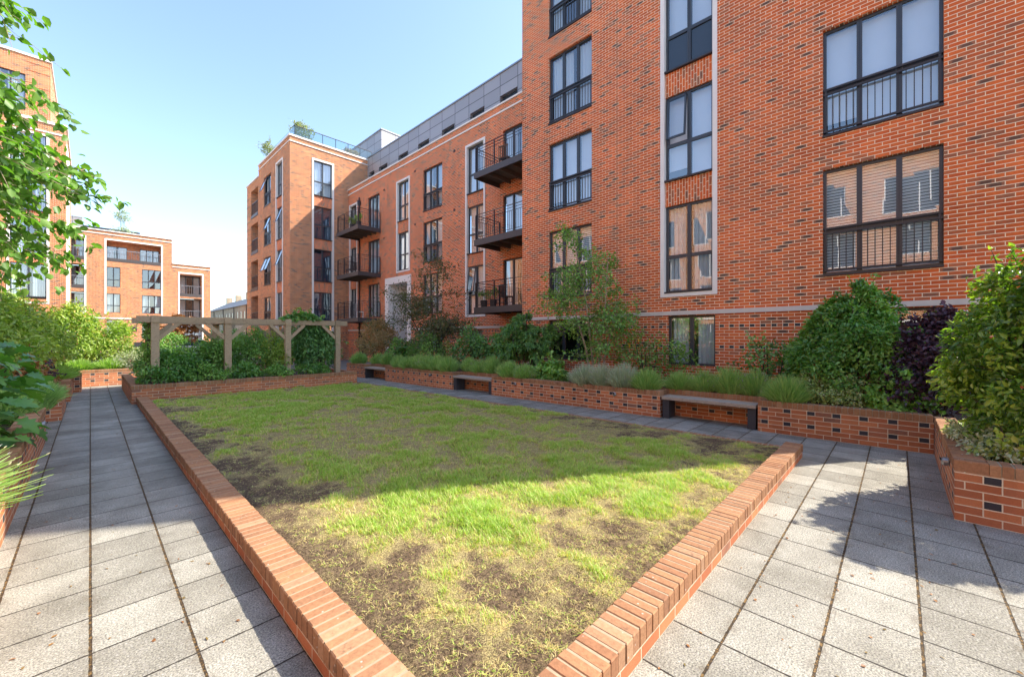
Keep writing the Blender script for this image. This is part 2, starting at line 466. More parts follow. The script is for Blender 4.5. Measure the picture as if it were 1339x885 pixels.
def soil_lawn():
    g = G('patchy_turf')
    gr = g.attr('green'); p = g.pos()
    n1 = g.noise(48, 5, .8, p); n2 = g.noise(130, 4, .75, p); n3 = g.noise(7, 5, .7, p)
    k1 = g.step(.38, .62, n1); k2 = g.step(.38, .62, n2)
    soil = g.mix(k1, (.075, .052, .034), (.28, .195, .125))
    straw = g.mix(k2, (.24, .19, .075), (.72, .60, .28))
    cov = g.m('ADD', gr, g.m('ADD', g.m('MULTIPLY', g.m('SUBTRACT', n3, .5), .9), g.m('MULTIPLY', g.m('SUBTRACT', n2, .5), 1.1)))
    c = g.mix(g.step(.0, .40, cov), soil, straw)
    gg = g.mix(k2, (.08, .13, .025), (.26, .30, .07))
    c = g.mix(g.m('MULTIPLY', g.step(.52, .85, cov), .75), c, gg)
    g.bump(g.m('ADD', n1, g.m('MULTIPLY', n2, .7)), 1., .035)
    return g.set(c, .95, 0, .15)
M['lawn'] = soil_lawn()
M['grass'] = leaf('grass_blade', [(.17, .11, .065), (.40, .28, .14), (.74, .60, .31), (.60, .62, .19), (.42, .56, .09), (.25, .43, .045), (.38, .58, .07)], .4, .5, (1.5, 1.6, .6))
M['ground'] = plain('ground_paving', (.20, .19, .17), .9, var=.25, scale=1.5)

# ------------------------------------------------------------------ numpy leaf meshes
def quads_mesh(name, V, F, tint, mat, parent=None, origin=None, smooth=False, attr='tint'):
    """V (n,3), F (m,4) int, tint (m)"""
    me = bpy.data.meshes.new(name)
    off = np.array(offset_of(parent)) if parent is not None else (np.array(origin) if origin is not None else np.array([V[:, 0].mean(), V[:, 1].mean(), V[:, 2].min()]))
    Vl = (V - off).astype(np.float32)
    me.vertices.add(len(Vl)); me.vertices.foreach_set('co', Vl.ravel())
    m, k = F.shape
    me.loops.add(m * k); me.loops.foreach_set('vertex_index', F.astype(np.int32).ravel())
    me.polygons.add(m); me.polygons.foreach_set('loop_start', (np.arange(m) * k).astype(np.int32))
    me.materials.append(mat)
    at = me.attributes.new(attr, 'FLOAT', 'FACE'); at.data.foreach_set('value', tint.astype(np.float32))
    if smooth: me.polygons.foreach_set('use_smooth', np.ones(m, dtype=bool))
    me.update(calc_edges=True)
    o = bpy.data.objects.new(name, me); COL.objects.link(o)
    if parent is not None: o.parent = parent
    else: o.location = off
    return o

def nrm(a):
    return a / np.maximum(np.linalg.norm(a, axis=1, keepdims=True), 1e-9)

def leaf_arrays(P, D, N, L, W, tint, fold=.22, droop=.12):
    n = len(P)
    L = np.broadcast_to(np.asarray(L, float).reshape(-1, 1), (n, 1)); W = np.broadcast_to(np.asarray(W, float).reshape(-1, 1), (n, 1))
    D = nrm(D); Sd = nrm(np.cross(D, N)); Nn = np.cross(Sd, D)
    V = np.stack([P,
                  P + D * L * .28 + Sd * W * .46 + Nn * W * fold,
                  P + D * L * .66 + Sd * W * .38 + Nn * W * fold - Nn * L * droop * .4,
                  P + D * L - Nn * L * droop,
                  P + D * L * .66 - Sd * W * .38 + Nn * W * fold - Nn * L * droop * .4,
                  P + D * L * .28 - Sd * W * .46 + Nn * W * fold], 1).reshape(-1, 3)
    b = (np.arange(n) * 6)[:, None]
    F = np.concatenate([b + np.array([[0, 1, 2, 3]]), b + np.array([[0, 3, 4, 5]])], 1).reshape(-1, 4)
    return V, F, np.repeat(tint, 2)

def crown_points(rng, c, rad, n, K, csize=.42, fill=.18, flat=1., low=-.5, taper=0.):
    """points on leafy clumps spread through an uneven ellipsoid; returns P, outward"""
    c = np.array(c, float); rad = np.array(rad, float)
    d = nrm(rng.normal(size=(K * 3, 3))); d = d[d[:, 2] > low][:K]
    K = len(d)
    rr = rng.uniform(.55, .98, (K, 1)) ** .8
    cc = d * rr * rad * (1 - csize * .55)
    cs = rng.uniform(.6, 1.25, K) * csize
    ki = rng.choice(K, n, p=(cs ** 2) / (cs ** 2).sum())
    u = nrm(rng.normal(size=(n, 3)) + d[ki] * .75)
    P = cc[ki] + u * (cs[ki] * rng.uniform(.45, 1.05, n))[:, None] * np.array([rad[0], rad[1], rad[2] * flat]) 
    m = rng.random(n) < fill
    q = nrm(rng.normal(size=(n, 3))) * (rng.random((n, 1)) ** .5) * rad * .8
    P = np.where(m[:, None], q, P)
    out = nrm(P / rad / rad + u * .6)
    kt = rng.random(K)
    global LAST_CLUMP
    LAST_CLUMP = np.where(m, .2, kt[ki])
    if taper: P[:, :2] *= (1 - taper * np.clip(P[:, 2:] / rad[2], -.25, 1.))
    return P + c, out

LAST_CLUMP = None
def leaves_obj(name, mat, P, out, L, W, rng, parent=None, up=.35, hang=.25, spread=.8, fold=.22, droop=.12, zmin=None, origin=None, tintfn=None, clump=None):
    if zmin is not None:
        k = P[:, 2] > zmin; P = P[k]; out = out[k]
        if clump is not None: clump = clump[k]
    n = len(P)
    D = out * .7 + rng.normal(size=(n, 3)) * spread; D[:, 2] -= hang
    N = out * .8 + rng.normal(size=(n, 3)) * .45; N[:, 2] += up
    s = rng.uniform(.65, 1.25, n)
    tint = np.clip(rng.beta(2.2, 2.6, n) + rng.normal(size=n) * .05, 0, 1) if tintfn is None else tintfn(P, n)
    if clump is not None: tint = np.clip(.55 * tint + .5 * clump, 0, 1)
    V, F, T = leaf_arrays(P, D, N, L * s, W * s, tint, fold, droop)
    return quads_mesh(name, V, F, T, mat, parent, origin)

def shrub(name, label, cat, c, rad, n, L, W, mat, K=26, group=None, base=.5, csize=.42, seed=0, stems=5, fill=.18, hang=.25, up=.35, low=-.5, spread=.8, taper=.22, sprigs=16):
    rng = np.random.default_rng(100 + seed)
    c = Vector(c)
    root = empty(name, (c.x, c.y, base), label, cat, group)
    P, out = crown_points(rng, c, rad, n, K, csize, fill, low=low, taper=taper)
    cl = LAST_CLUMP
    mb = MB()
    # stray shoots that break the outline
    SP = []; SO = []
    for k in range(sprigs):
        j = int(rng.integers(0, len(P)))
        d = Vector(out[j]) + Vector((0, 0, .55)) + Vector(rng.normal(size=3) * .3); d.normalize()
        p0 = Vector(P[j]); ln = L * rng.uniform(2.2, 4.5)
        if p0.z < base + .1: continue
        p1 = p0 + d * ln
        mb.tube([p0 - d * ln * .6, p0.lerp(p1, .5), p1], [.005, .004, .0015], 4, cap=False)
        for q in range(10):
            f = rng.uniform(-.1, 1.); SP.append(tuple(p0.lerp(p1, f))); SO.append(tuple((d + Vector(rng.normal(size=3) * .9)).normalized()))
    if SP:
        P = np.concatenate([P, np.array(SP)]); out = np.concatenate([out, np.array(SO)]); cl = np.concatenate([cl, np.full(len(SP), .8)])
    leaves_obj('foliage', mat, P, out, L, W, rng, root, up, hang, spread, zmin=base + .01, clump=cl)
    for k in range(stems):
        a = rng.uniform(0, 6.28); q = rng.uniform(.1, .6)
        t = c + Vector((math.cos(a) * rad[0] * q, math.sin(a) * rad[1] * q, rad[2] * rng.uniform(.1, .6)))
        b = Vector((c.x + math.cos(a) * .08, c.y + math.sin(a) * .08, base - .05))
        m_ = (b + t) / 2 + Vector((math.cos(a), math.sin(a), 0)) * rad[0] * .08
        mb.tube([b, m_, t], [.022, .015, .006], 5)
    if mb.f: mb.build('stem', M['bark_dark'], root)
    return root

def tuft(name, label, cat, c, r, h, n, mat, w=.006, group=None, seed=0, spread=.75, curl=.25, heads=None, zbase=None, squash=(1, 1), start=.55, stalk=1., jit=.07):
    """mound of fine stems (lavender, rosemary, grasses)"""
    rng = np.random.default_rng(500 + seed)
    c = np.array(c, float)
    a = rng.uniform(0, 2 * np.pi, n); q = rng.random(n) ** .5
    rx, ry = r * squash[0], r * squash[1]
    rad = np.stack([np.cos(a), np.sin(a), np.zeros(n)], 1)
    B = c + rad * (q * start)[:, None] * np.array([rx, ry, 0])
    top = c + rad * (q * rng.uniform(.8, 1.1, n))[:, None] * np.array([rx, ry, 0]) * (1 + 0 * spread)
    hh = h * (1 - .45 * q ** 2) * rng.uniform(.6, 1.12, n)
    T = top + np.stack([rng.normal(size=n) * jit * r, rng.normal(size=n) * jit * r, hh], 1)
    if stalk > 1: 
        ns = heads[1]; T[:ns] = top[:ns] + (T[:ns] - top[:ns]) * stalk + rad[:ns] * (r * .45 * rng.random((ns, 1)))
    B = B + np.stack([rng.normal(size=n) * .02] * 2 + [rng.uniform(0, .45, n) * hh], 1)
    Mid = (B + T) / 2 + rad * (-curl * .2 * r) + np.array([0, 0, 1.]) * (curl * .15 * h)
    d = nrm(T - B); sd = nrm(np.cross(d, rng.normal(size=(n, 3))))
    ww = (w * rng.uniform(.6, 1.3, n))[:, None]
    V = np.stack([B - sd * ww * .5, B + sd * ww * .5, Mid + sd * ww * .5, Mid - sd * ww * .5, T + sd * ww * .22, T - sd * ww * .22], 1).reshape(-1, 3)
    b = (np.arange(n) * 6)[:, None]
    F = np.concatenate([b + np.array([[0, 1, 2, 3]]), b + np.array([[3, 2, 4, 5]])], 1).reshape(-1, 4)
    tint = np.clip(rng.beta(2, 2.2, n), 0, 1)
    root = empty(name, tuple(c), label, cat, group)
    quads_mesh('foliage', V, F, np.repeat(tint, 2), mat, root)
    if heads:
        hm, hn, hl = heads
        k = rng.choice(n, hn, replace=False) if stalk <= 1 else np.arange(hn)
        D = d[k] + rng.normal(size=(hn, 3)) * .1
        HV, HF, HT = leaf_arrays(T[k] - D * .01, D, rng.normal(size=(hn, 3)), hl * rng.uniform(.7, 1.2, hn), hl * .3, rng.random(hn), .3, 0)
        tag(quads_mesh('flower_heads', HV, HF, HT, hm, root), kind='stuff')
    return root

def tree(name, label, base, stems, nb, blen, nleaf, L, W, lmat, bmat, seed, group=None, rise=.5, sub=4, first=.3, sag=.15, cat='tree', r0=.035, scatter=.04):
    """stems: polylines from the ground; side branches, twigs, leaves hung along the twigs"""
    rng = np.random.default_rng(900 + seed)
    root = empty(name, base, label, cat, group)
    tb = MB(); bb = MB(); LP = []; LO = []
    twigs = []
    for st in stems:
        st = [Vector(p) for p in st]
        k = len(st)
        tb.tube(st, [r0 * (1 - .85 * i / (k - 1)) + .004 for i in range(k)], 7)
        for j in range(nb):
            t = first + (1 - first) * (j + rng.random()) / nb
            f = t * (k - 1); i = min(int(f), k - 2); p = st[i].lerp(st[i + 1], f - i)
            a = rng.uniform(0, 6.28); ln = blen * (1.08 - .75 * t) * rng.uniform(.6, 1.2)
            d = Vector((math.cos(a), math.sin(a), rise * rng.uniform(.4, 1.4)))
            d.normalize()
            pts = [p]
            for s_ in range(4):
                d2 = d + Vector((rng.normal() * .12, rng.normal() * .12, -sag * s_)); d2.normalize()
                pts.append(pts[-1] + d2 * ln / 4)
            bb.tube(pts, [.011 * (1 - t * .5), .008, .006, .004, .002], 5, cap=False)
            twigs.append(pts)
            for s_ in range(sub):
                q = pts[1 + s_ % 4]; a2 = a + rng.uniform(-1.3, 1.3)
                d3 = Vector((math.cos(a2), math.sin(a2), rng.uniform(-.3, .5))).normalized()
                l3 = ln * rng.uniform(.25, .5)
                tp = [q, q + d3 * l3 * .5, q + d3 * l3 + Vector((0, 0, -sag * l3))]
                bb.tube(tp, [.004, .003, .0015], 4, cap=False); twigs.append(tp)
    per = max(1, nleaf // len(twigs))
    for tp in twigs:
        for j in range(per):
            f = (.25 + .75 * rng.random()) * (len(tp) - 1); i = min(int(f), len(tp) - 2)
            q = tp[i].lerp(tp[i + 1], f - i)
            LP.append((q.x + rng.normal() * scatter, q.y + rng.normal() * scatter, q.z + rng.normal() * scatter - .01))
            LO.append(tuple((tp[-1] - tp[0]).normalized()))
    tb.build('trunk', bmat, root, True); bb.build('branches', bmat, root, True)
    leaves_obj('crown', lmat, np.array(LP), np.array(LO), L, W, rng, root, .5, .45, .7)
    return root

# ------------------------------------------------------------------ walls and copings
def caps(mb, x0, y0, x1, y1, width, z, h=.103, side=1, seed=0):
    """bricks on edge laid side by side along an axis-aligned line; the wall face is the line, bricks reach `width` to its side"""
    rg = random.Random(seed)
    L = math.hypot(x1 - x0, y1 - y0); n = max(1, round(L / .075)); p = L / n
    along_x = abs(x1 - x0) > abs(y1 - y0)
    sg = 1 if (x1 - x0 + y1 - y0) > 0 else -1
    for k in range(n):
        a0 = k * p + .0048; a1 = (k + 1) * p - .0048
        dz = rg.uniform(-.003, .003); dw = rg.uniform(-.003, .003)
        t = min(1, max(0, rg.betavariate(2, 2)))
        if along_x: mb.cbox(x0 + sg * a0, x0 + sg * a1, y0 + dw, y0 + side * width + dw, z + .004, z + h + dz, .006, 0, t)
        else: mb.cbox(x0 + dw, x0 + side * width + dw, y0 + sg * a0, y0 + sg * a1, z + .004, z + h + dz, .006, 0, t)
    m = .007
    if along_x: mb.box(min(x0, x1) + m, max(x0, x1) - m, y0 + side * m, y0 + side * (width - m), z - .001, z + h - .004, 1)
    else: mb.box(x0 + side * m, x0 + side * (width - m), min(y0, y1) + m, max(y0, y1) - m, z - .001, z + h - .004, 1)

CAPM = [M['cap'], M['mortar']]

def wall_thing(name, label, cat, bodies, capruns, bodymat, xf=None, seed=0, group=None):
    mb = MB(xf)
    for b in bodies: mb.box(*b)
    co = np.array(mb.v)
    cx, cy = (co[:, 0].min() + co[:, 0].max()) / 2, (co[:, 1].min() + co[:, 1].max()) / 2
    if xf: cx, cy = xf(cx, cy)
    root = empty(name, (cx, cy, 0), label, cat, group)
    mb.build('wall_body', bodymat, root)
    cm = MB(xf)
    for k, c in enumerate(capruns): caps(cm, *c, seed=seed * 31 + k)
    cm.build('coping', CAPM, root)
    return root

# ------------------------------------------------------------------ ground and paths
def sheet(name, polys, z, mat, xf=None):
    mb = MB(xf)
    for p in polys: mb.poly([(x, y, z) for x, y in p])
    o = mb.build(name, mat, origin=(0, 0, 0))
    return tag(o, kind='structure')

sheet('ground', [[(-400, -400), (400, -400), (400, 400), (-400, 400)]], -.03, M['ground'])
sheet('path', [[(-1.1, -5), (.83, -5), (.83, 20.4), (-1.1, 20.4)]], 0., M['slab_a'])
sheet('path', [[(.83, -6), (14, -6), (14, 1.15), (.83, 1.15)], [(6.2, 1.15), (9.4, 1.15), (9.4, 19.5), (6.2, 19.5)]], 0., M['slab_b'])

# lawn kerb walls
KZ = .082
wall_thing('lawn_wall', 'low brick edging wall along the left side of the lawn beside the long paved path', 'garden wall',
           [(.815, 1.02, .985, 14.0, -.02, KZ)], [(.81, 1.19, .81, 13.98, .21, KZ)], M['brick_plain'], seed=1)
wall_thing('lawn_wall', 'low brick edging wall at the near right end of the lawn, sunlit along its top', 'garden wall',
           [(1.021, 7.03, .985, 1.185, -.02, KZ)], [(1.022, .98, 7.04, .98, .21, KZ)], M['brick_plain'], seed=2)
mb = MB(turn_east)
caps(mb, 7.28, 1.2, 7.28, 14.6, .105, -.055, .103, 1, 9)
o = mb.build('edging', CAPM)
tag(o, 'flush row of edging bricks between the lawn and the path by the benches', 'brick edging')

# lawn: lumpy patchy soil sheet
def fbm(x, y, s, o=4, ox=0.):
    return mnoise.fractal(Vector((x * s + ox, y * s, ox * 1.7)), 1.0, 2.0, o)
def lawn_green(x, y):
    g = .465 + .36 * fbm(x, y, .55, 4, 3.1) + .72 * fbm(x, y, 2.3, 4, 9.)
    e = min(x - 1.02, y - 1.2, 13.9 - y, (7.35 - .038 * y) - x)
    g -= .42 * max(0., 1 - e / .5) * (1 if y < 13 else .1)
    if x < 2.3 and y > 3.6: g -= .26 * max(0, 1 - (x - 1.0) / 1.25) * min(1, (y - 3.6))
    if y < 3.2: g -= .27 * max(0, 1 - (y - 1.2) / 1.5) * (1 if x < 3.2 else max(0., 1 - (x - 3.2) / 2.))
    if x < 1.9 and y <= 3.6: g -= .20 * (1.9 - x) / .9
    if x > 5.6 and y < 5: g -= .42 * min(1, (x - 5.6) / 1.) * (1 if y > 1.6 else .5)
    g += .42 * math.exp(-((x - 2.35) ** 2 / .35 + (y - 2.55) ** 2 / .22))
    g += .12 * math.exp(-((x - 4.2) ** 2 / 6 + (y - 4.6) ** 2 / .8))
    g += .22 * math.exp(-((x - 2.8) ** 2 / 4 + (y - 11.5) ** 2 / 5))
    if y > 3.4: g = max(g, .33 * max(0., min(1., (e - .5) / .7)))
    return max(0., min(1., g))
nx, ny = 130, 250
LV = []; LG = []
for j in range(ny + 1):
    y = 1.17 + (14.02 - 1.17) * j / ny
    xr = 7.33 - .0384 * y
    for i in range(nx + 1):
        x = 1.0 + (xr - 1.0) * i / nx
        g_ = lawn_green(x, y)
        z = .07 + .02 * fbm(x, y, 1.3, 3) + .022 * fbm(x, y, 9., 3, 5.) + .018 * g_
        e = min(x - 1.0, y - 1.17, xr - x)
        z -= .03 * max(0, 1 - e / .15)
        if xr - x < .3: z = z * (xr - x) / .3 + .03 * (1 - (xr - x) / .3)
        LV.append((x, y, z)); LG.append(g_)
F = []
for j in range(ny):
    for i in range(nx):
        a = j * (nx + 1) + i
        F.append((a, a + 1, a + nx + 2, a + nx + 1))
me = bpy.data.meshes.new('lawn'); me.from_pydata(LV, [], F); me.materials.append(M['lawn'])
at = me.attributes.new('green', 'FLOAT', 'POINT'); at.data.foreach_set('value', LG)
me.polygons.foreach_set('use_smooth', [True] * len(F)); me.update()
lawn = bpy.data.objects.new('lawn', me); COL.objects.link(lawn); tag(lawn, kind='structure')

def make_grass():
    rng = np.random.default_rng(5)
    B = []; LEN = []; T = []; LAY = []
    n_try = 105000
    for _ in range(n_try):
        # nearer ground gets more tufts
        y = 1.22 + 12.7 * rng.random() ** 1.9
        x = 1.05 + (6.2 - .0384 * y) * rng.random()
        g = lawn_green(x, y)
        q = rng.random()
        if q < max(0, g - .30) * 1.5:
            k = int(rng.integers(6, 15))
            big = 1.0 + 1.2 * max(0, g - .6) * (rng.random())
            for _k in range(k):
                B.append((x + rng.normal() * .026, y + rng.normal() * .026)); LEN.append(rng.uniform(.024, .072) * big)
                T.append(rng.uniform(.56, 1.) if rng.random() < .35 + .5 * g else rng.uniform(.15, .5)); LAY.append(rng.uniform(.25, 1.0))
        elif q < .35 + .9 * g:
            k = int(rng.integers(4, 9))
            for _k in range(k):
                B.append((x + rng.normal() * .05, y + rng.normal() * .05)); LEN.append(rng.uniform(.012, .036))
                T.append(rng.uniform(.1, .5) if rng.random() < .82 else rng.uniform(.55, .9)); LAY.append(rng.uniform(1.0, 4.))
    # clippings, crumbs and dead stems lying over everything
    m = 170000
    yy = 1.2 + 12.7 * rng.random(m) ** 2.3; xx = 1.03 + (6.25 - .0384 * yy) * rng.random(m)
    B += list(zip(xx, yy)); LEN += list(rng.uniform(.006, .024, m)); T += list(np.clip(rng.normal(.04 + .36 * np.array(LG)[np.clip(((yy - 1.17) / 12.85 * ny), 0, ny - 1).astype(int) * (nx + 1) + np.clip((xx - 1.0) / (6.33 - .0384 * yy) * nx, 0, nx).astype(int)], .12, m), 0, .55)); LAY += list(rng.uniform(.8, 6., m))
    B = np.array(B); n = len(B); LEN = np.array(LEN); T = np.array(T); LAY = np.array(LAY)
    k = (B[:, 0] > 1.03) & (B[:, 1] > 1.2) & (B[:, 1] < 13.97)
    B, LEN, T, LAY = B[k], LEN[k], T[k], LAY[k]; n = len(B)
    jj = np.clip(((B[:, 1] - 1.17) / 12.85 * ny), 0, ny - 1).astype(int)
    xr = 7.33 - .0384 * B[:, 1]
    ii = np.clip((B[:, 0] - 1.0) / (xr - 1.0) * nx, 0, nx).astype(int)
    z = np.array([v[2] for v in LV])[jj * (nx + 1) + ii]
    P = np.column_stack([B, z - .004])
    a = rng.uniform(0, 6.283, n)
    h = np.stack([np.cos(a), np.sin(a), np.zeros(n)], 1)
    d = nrm(h * LAY[:, None] + np.array([0, 0, 1.]))
    sd = nrm(np.cross(d, np.array([0, 0, 1.])))
    w = (rng.uniform(.0011, .0024, n) * (1 + np.maximum(0, P[:, 1] - 2.2) * .16))[:, None]
    Lc = LEN[:, None]
    Mid = P + d * Lc * .55
    Tp = P + d * Lc + h * Lc * .22 - np.array([0, 0, 1.]) * Lc * .12
    V = np.stack([P - sd * w, P + sd * w, Mid + sd * w * .8, Mid - sd * w * .8, Tp + sd * w * .15, Tp - sd * w * .15], 1).reshape(-1, 3)
    b = (np.arange(n) * 6)[:, None]
    F = np.concatenate([b + np.array([[0, 1, 2, 3]]), b + np.array([[3, 2, 4, 5]])], 1).reshape(-1, 4)
    o = quads_mesh('grass', V, F, np.repeat(T, 2), M['grass'], origin=(0, 0, 0))
    tag(o, 'short patchy grass and dry clippings over the lawn', 'grass', kind='stuff')
make_grass()

# ------------------------------------------------------------------ planter walls
WZ = .46      # top of the coursed brickwork, the coping adds .103
B1, B2, B3 = (1.85, 3.65), (8.65, 10.42), (14.45, 16.05)
XF = 8.5; TH = .215; XB = 8.5 + .46
bod = []; cp = []
runs = [(-.38, B1[0]), (B1[1], B2[0]), (B2[1], B3[0]), (B3[1], 17.6)]
for (a, b) in runs:
    bod.append((XF, XF + TH, a, b, -.03, WZ)); cp.append((XF, a, XF, b, TH, WZ))
for (a, b) in (B1, B2, B3):
    bod.append((XB, XB + TH, a - TH, b + TH, -.03, WZ)); cp.append((XB, a - TH, XB, b + TH, TH, WZ))
    bod.append((XF + TH + .001, XB - .001, a - TH, a, -.03, WZ)); cp.append((XF + TH, a, XB, a, TH, WZ, .103, -1))
    bod.append((XF + TH + .001, XB - .001, b, b + TH, -.03, WZ)); cp.append((XF + TH, b, XB, b, TH, WZ))
wall_thing('planter_wall', 'long brick planter wall with dark header bricks and bench niches below the apartment facade', 'planter wall', bod, cp, M['brick_wall'], turn_east, 3)
# right foreground planter
wall_thing('planter_wall', 'brick planter wall turning the near right corner under the sunlit hedge', 'planter wall',
           [(5.625, 5.62 + TH, -6, -.385, -.03, WZ), (5.62 + TH + .001, 8.5, -.38 - TH, -.385, -.03, WZ)],
           [(5.62, -6, 5.62, -.38 - TH, TH, WZ), (5.62, -.38, 8.5, -.38, TH, WZ, .103, -1)], M['brick_wall'], None, 4)
# planter at the far end of the lawn (under the pergola)
wall_thing('planter_wall', 'plain brick planter wall across the far end of the lawn under the timber pergola', 'planter wall',
           [(.725, 6.6, 14.0, 14.21, -.03, .37), (6.39, 6.6, 14.211, 18.4, -.03, .37), (.72, .93, 14.211, 18.6, -.03, .37)],
           [(.70, 14.0, 6.61, 14.0, TH, .37), (6.605, 14.22, 6.605, 18.4, TH, .37, .103, -1), (.715, 14.22, .715, 18.6, TH, .37)], M['brick_plain'], None, 5)
# left planters
bl = [(-.72, -.505, -3, 10.1, -.03, WZ), (-.90, -.69, 10.101, 12.39, -.03, WZ), (-.62, -.405, 12.4, 14.5, -.03, WZ), (-.85, -.64, 14.501, 15.79, -.03, WZ), (-.60, -.365, 15.8, 18.3, -.03, WZ), (-.4, -.19, 18.301, 20.1, -.03, WZ)]
cl = [(b[1] + .005, b[2], b[1] + .005, b[3], TH, WZ, .103, -1) for b in bl]
wall_thing('planter_wall', 'stepped brick planter wall along the left side of the paved path', 'planter wall', bl, cl, M['brick_wall'], None, 6)
wall_thing('planter_wall', 'sunlit brick planter wall closing the far end of the left path', 'planter wall',
           [(-.19, 5.5, 20.105, 20.3, -.03, WZ)], [(-.19, 20.1, 5.5, 20.1, TH, WZ)], M['brick_wall'], None, 7)
# soil in the beds
sheet('planting_bed', [[(8.7, -6), (11.2, -6), (13.6, 10), (13.6, 18), (8.6, 18), (8.9, 16.3), (9.6, 8), (8.8, 8.4)]], .425, M['soil'])
sheet('planting_bed', [[(5.75, -6), (8.7, -6), (8.7, -.5), (5.75, -.5)]], .425, M['soil'])
sheet('planting_bed', [[(.85, 14.1), (6.5, 14.1), (6.5, 18.4), (.85, 18.4)]], .36, M['soil'])
sheet('planting_bed', [[(-14, -4), (-.75, -4), (-.75, 20.2), (-14, 20.2)], [(-14, 20.2), (5.5, 20.2), (5.5, 27), (-14, 27)]], .425, M['soil'])
mb = MB(turn_east)
mb.box(8.72, 9.0, 3.9, 8.4, -.02, .43); mb.box(8.72, 9.0, 10.7, 14.2, -.02, .43); mb.box(8.72, 9.0, -.3, 1.62, -.02, .43)
o = mb.build('planting_bed', M['soil'], origin=(0, 0, 0)); tag(o, kind='structure')

# ------------------------------------------------------------------ benches in the niches
def make_bench():
    root = empty('bench', (0, 0, 0), 'bench', 'bench', 'benches in the planter wall niches')
    for k in range(3):
        mb = MB(); mb.cbox(-.02 + k * .135, .11 + k * .135, -.84, .84, .395, .455, .006, 0, (.3, .7, .5)[k])
        mb.build('seat_plank', M['seat'], root)
    for s in (-1, 1):
        mb = MB(); mb.cbox(.015, .365, s * .77 - .065, s * .77 + .065, -.01, .394, .004)
        mb.build('leg', M['leg'], root)
    return root
bench = make_bench()
bl_ = ['nearest timber bench on dark block legs, the largest of the three in the photo', 'timber bench in the middle niche of the brick planter, below the dark leafy tree', 'farthest timber bench, in the niche beside the end of the pergola wall']
for k, (a, b) in enumerate((B1, B2, B3)):
    o = bench if k == 0 else copy_tree(bench)
    x, y = turn_east(8.52, (a + b) / 2)
    o.location = (x, y, 0); o.rotation_euler = (0, 0, R(2.2))
    if k == 0: o.scale = (1, 1.03, 1)
    o['label'] = bl_[k]

# ------------------------------------------------------------------ wall lights
def make_wall_light():
    root = empty('wall_light', (0, 0, 0), 'light', 'wall light', 'small bulkhead lights on the planter walls')
    mb = MB(); mb.tube([(.0, 0, 0), (-.035, 0, 0), (-.05, 0, 0)], [.045, .045, .03], 14); mb.build('housing', M['metal'], root)
    mb = MB(); mb.tube([(-.046, 0, .018), (-.056, 0, .012)], [.026, .016], 12); mb.build('lens', M['dark'], root)
    return root
wl = make_wall_light()
wls = []
for y, lb in ((4.7, 'small round grey wall light on the planter just left of the nearest bench'),
              (7.72, 'small round grey wall light on the planter front below the dark drooping tree'),
              (11.6, 'small round grey wall light on the planter just left of the middle bench'),
              (13.75, 'small round grey wall light on the planter just right of the farthest bench')):
    x, yy = turn_east(8.499, y); wls.append((x, yy, .40, R(2.2), lb))
wls.append((6.17, -.379, .42, R(-90), 'small round grey wall light on the side of the near right planter'))
wls.append((-.504, 9.3, .40, R(180), 'small round grey wall light on the left planter wall beside the long path'))
for k, (x, y, z, rz, lb) in enumerate(wls):
    o = wl if k == 0 else copy_tree(wl)
    o.location = (x, y, z); o.rotation_euler = (0, 0, rz); o['label'] = lb

# ------------------------------------------------------------------ facades
def mapx(X):      # wall plane x = X facing -x : a runs along y, n outwards
    return lambda a, z, n: (X - n, a, z)
def mapy(Y):      # wall plane y = Y facing -y
    return lambda a, z, n: (a, Y - n, z)
def mapx_pos(X):  # facing +x
    return lambda a, z, n: (X + n, a, z)

def pbox(mb, P, a0, a1, z0, z1, n0, n1, m=0, t=.5):
    p = P(a0, z0, n0); q = P(a1, z1, n1)
    mb.box(p[0], q[0], p[1], q[1], p[2], q[2], m, t)

def facade(mb, P, a0, a1, z0, z1, holes, depth=.12, m=0):
    """holes: (a0,a1,z0,z1[,depth])"""
    A = sorted({a0, a1} | {h[0] for h in holes} | {h[1] for h in holes})
    Z = sorted({z0, z1} | {h[2] for h in holes} | {h[3] for h in holes})
    for i in range(len(A) - 1):
        for j in range(len(Z) - 1):
            ca, cz = (A[i] + A[i + 1]) / 2, (Z[j] + Z[j + 1]) / 2
            if any(h[0] < ca < h[1] and h[2] < cz < h[3] for h in holes): continue
            mb.poly([P(A[i], Z[j], 0), P(A[i + 1], Z[j], 0), P(A[i + 1], Z[j + 1], 0), P(A[i], Z[j + 1], 0)], m)
    for h in holes:
        d = h[4] if len(h) > 4 else depth
        a, b, c, e = h[:4]
        for (p, q) in (((a, c), (a, e)), ((b, c), (b, e)), ((a, c), (b, c)), ((a, e), (b, e))):
            mb.poly([P(*p, 0), P(*q, 0), P(*q, -d), P(*p, -d)], m)

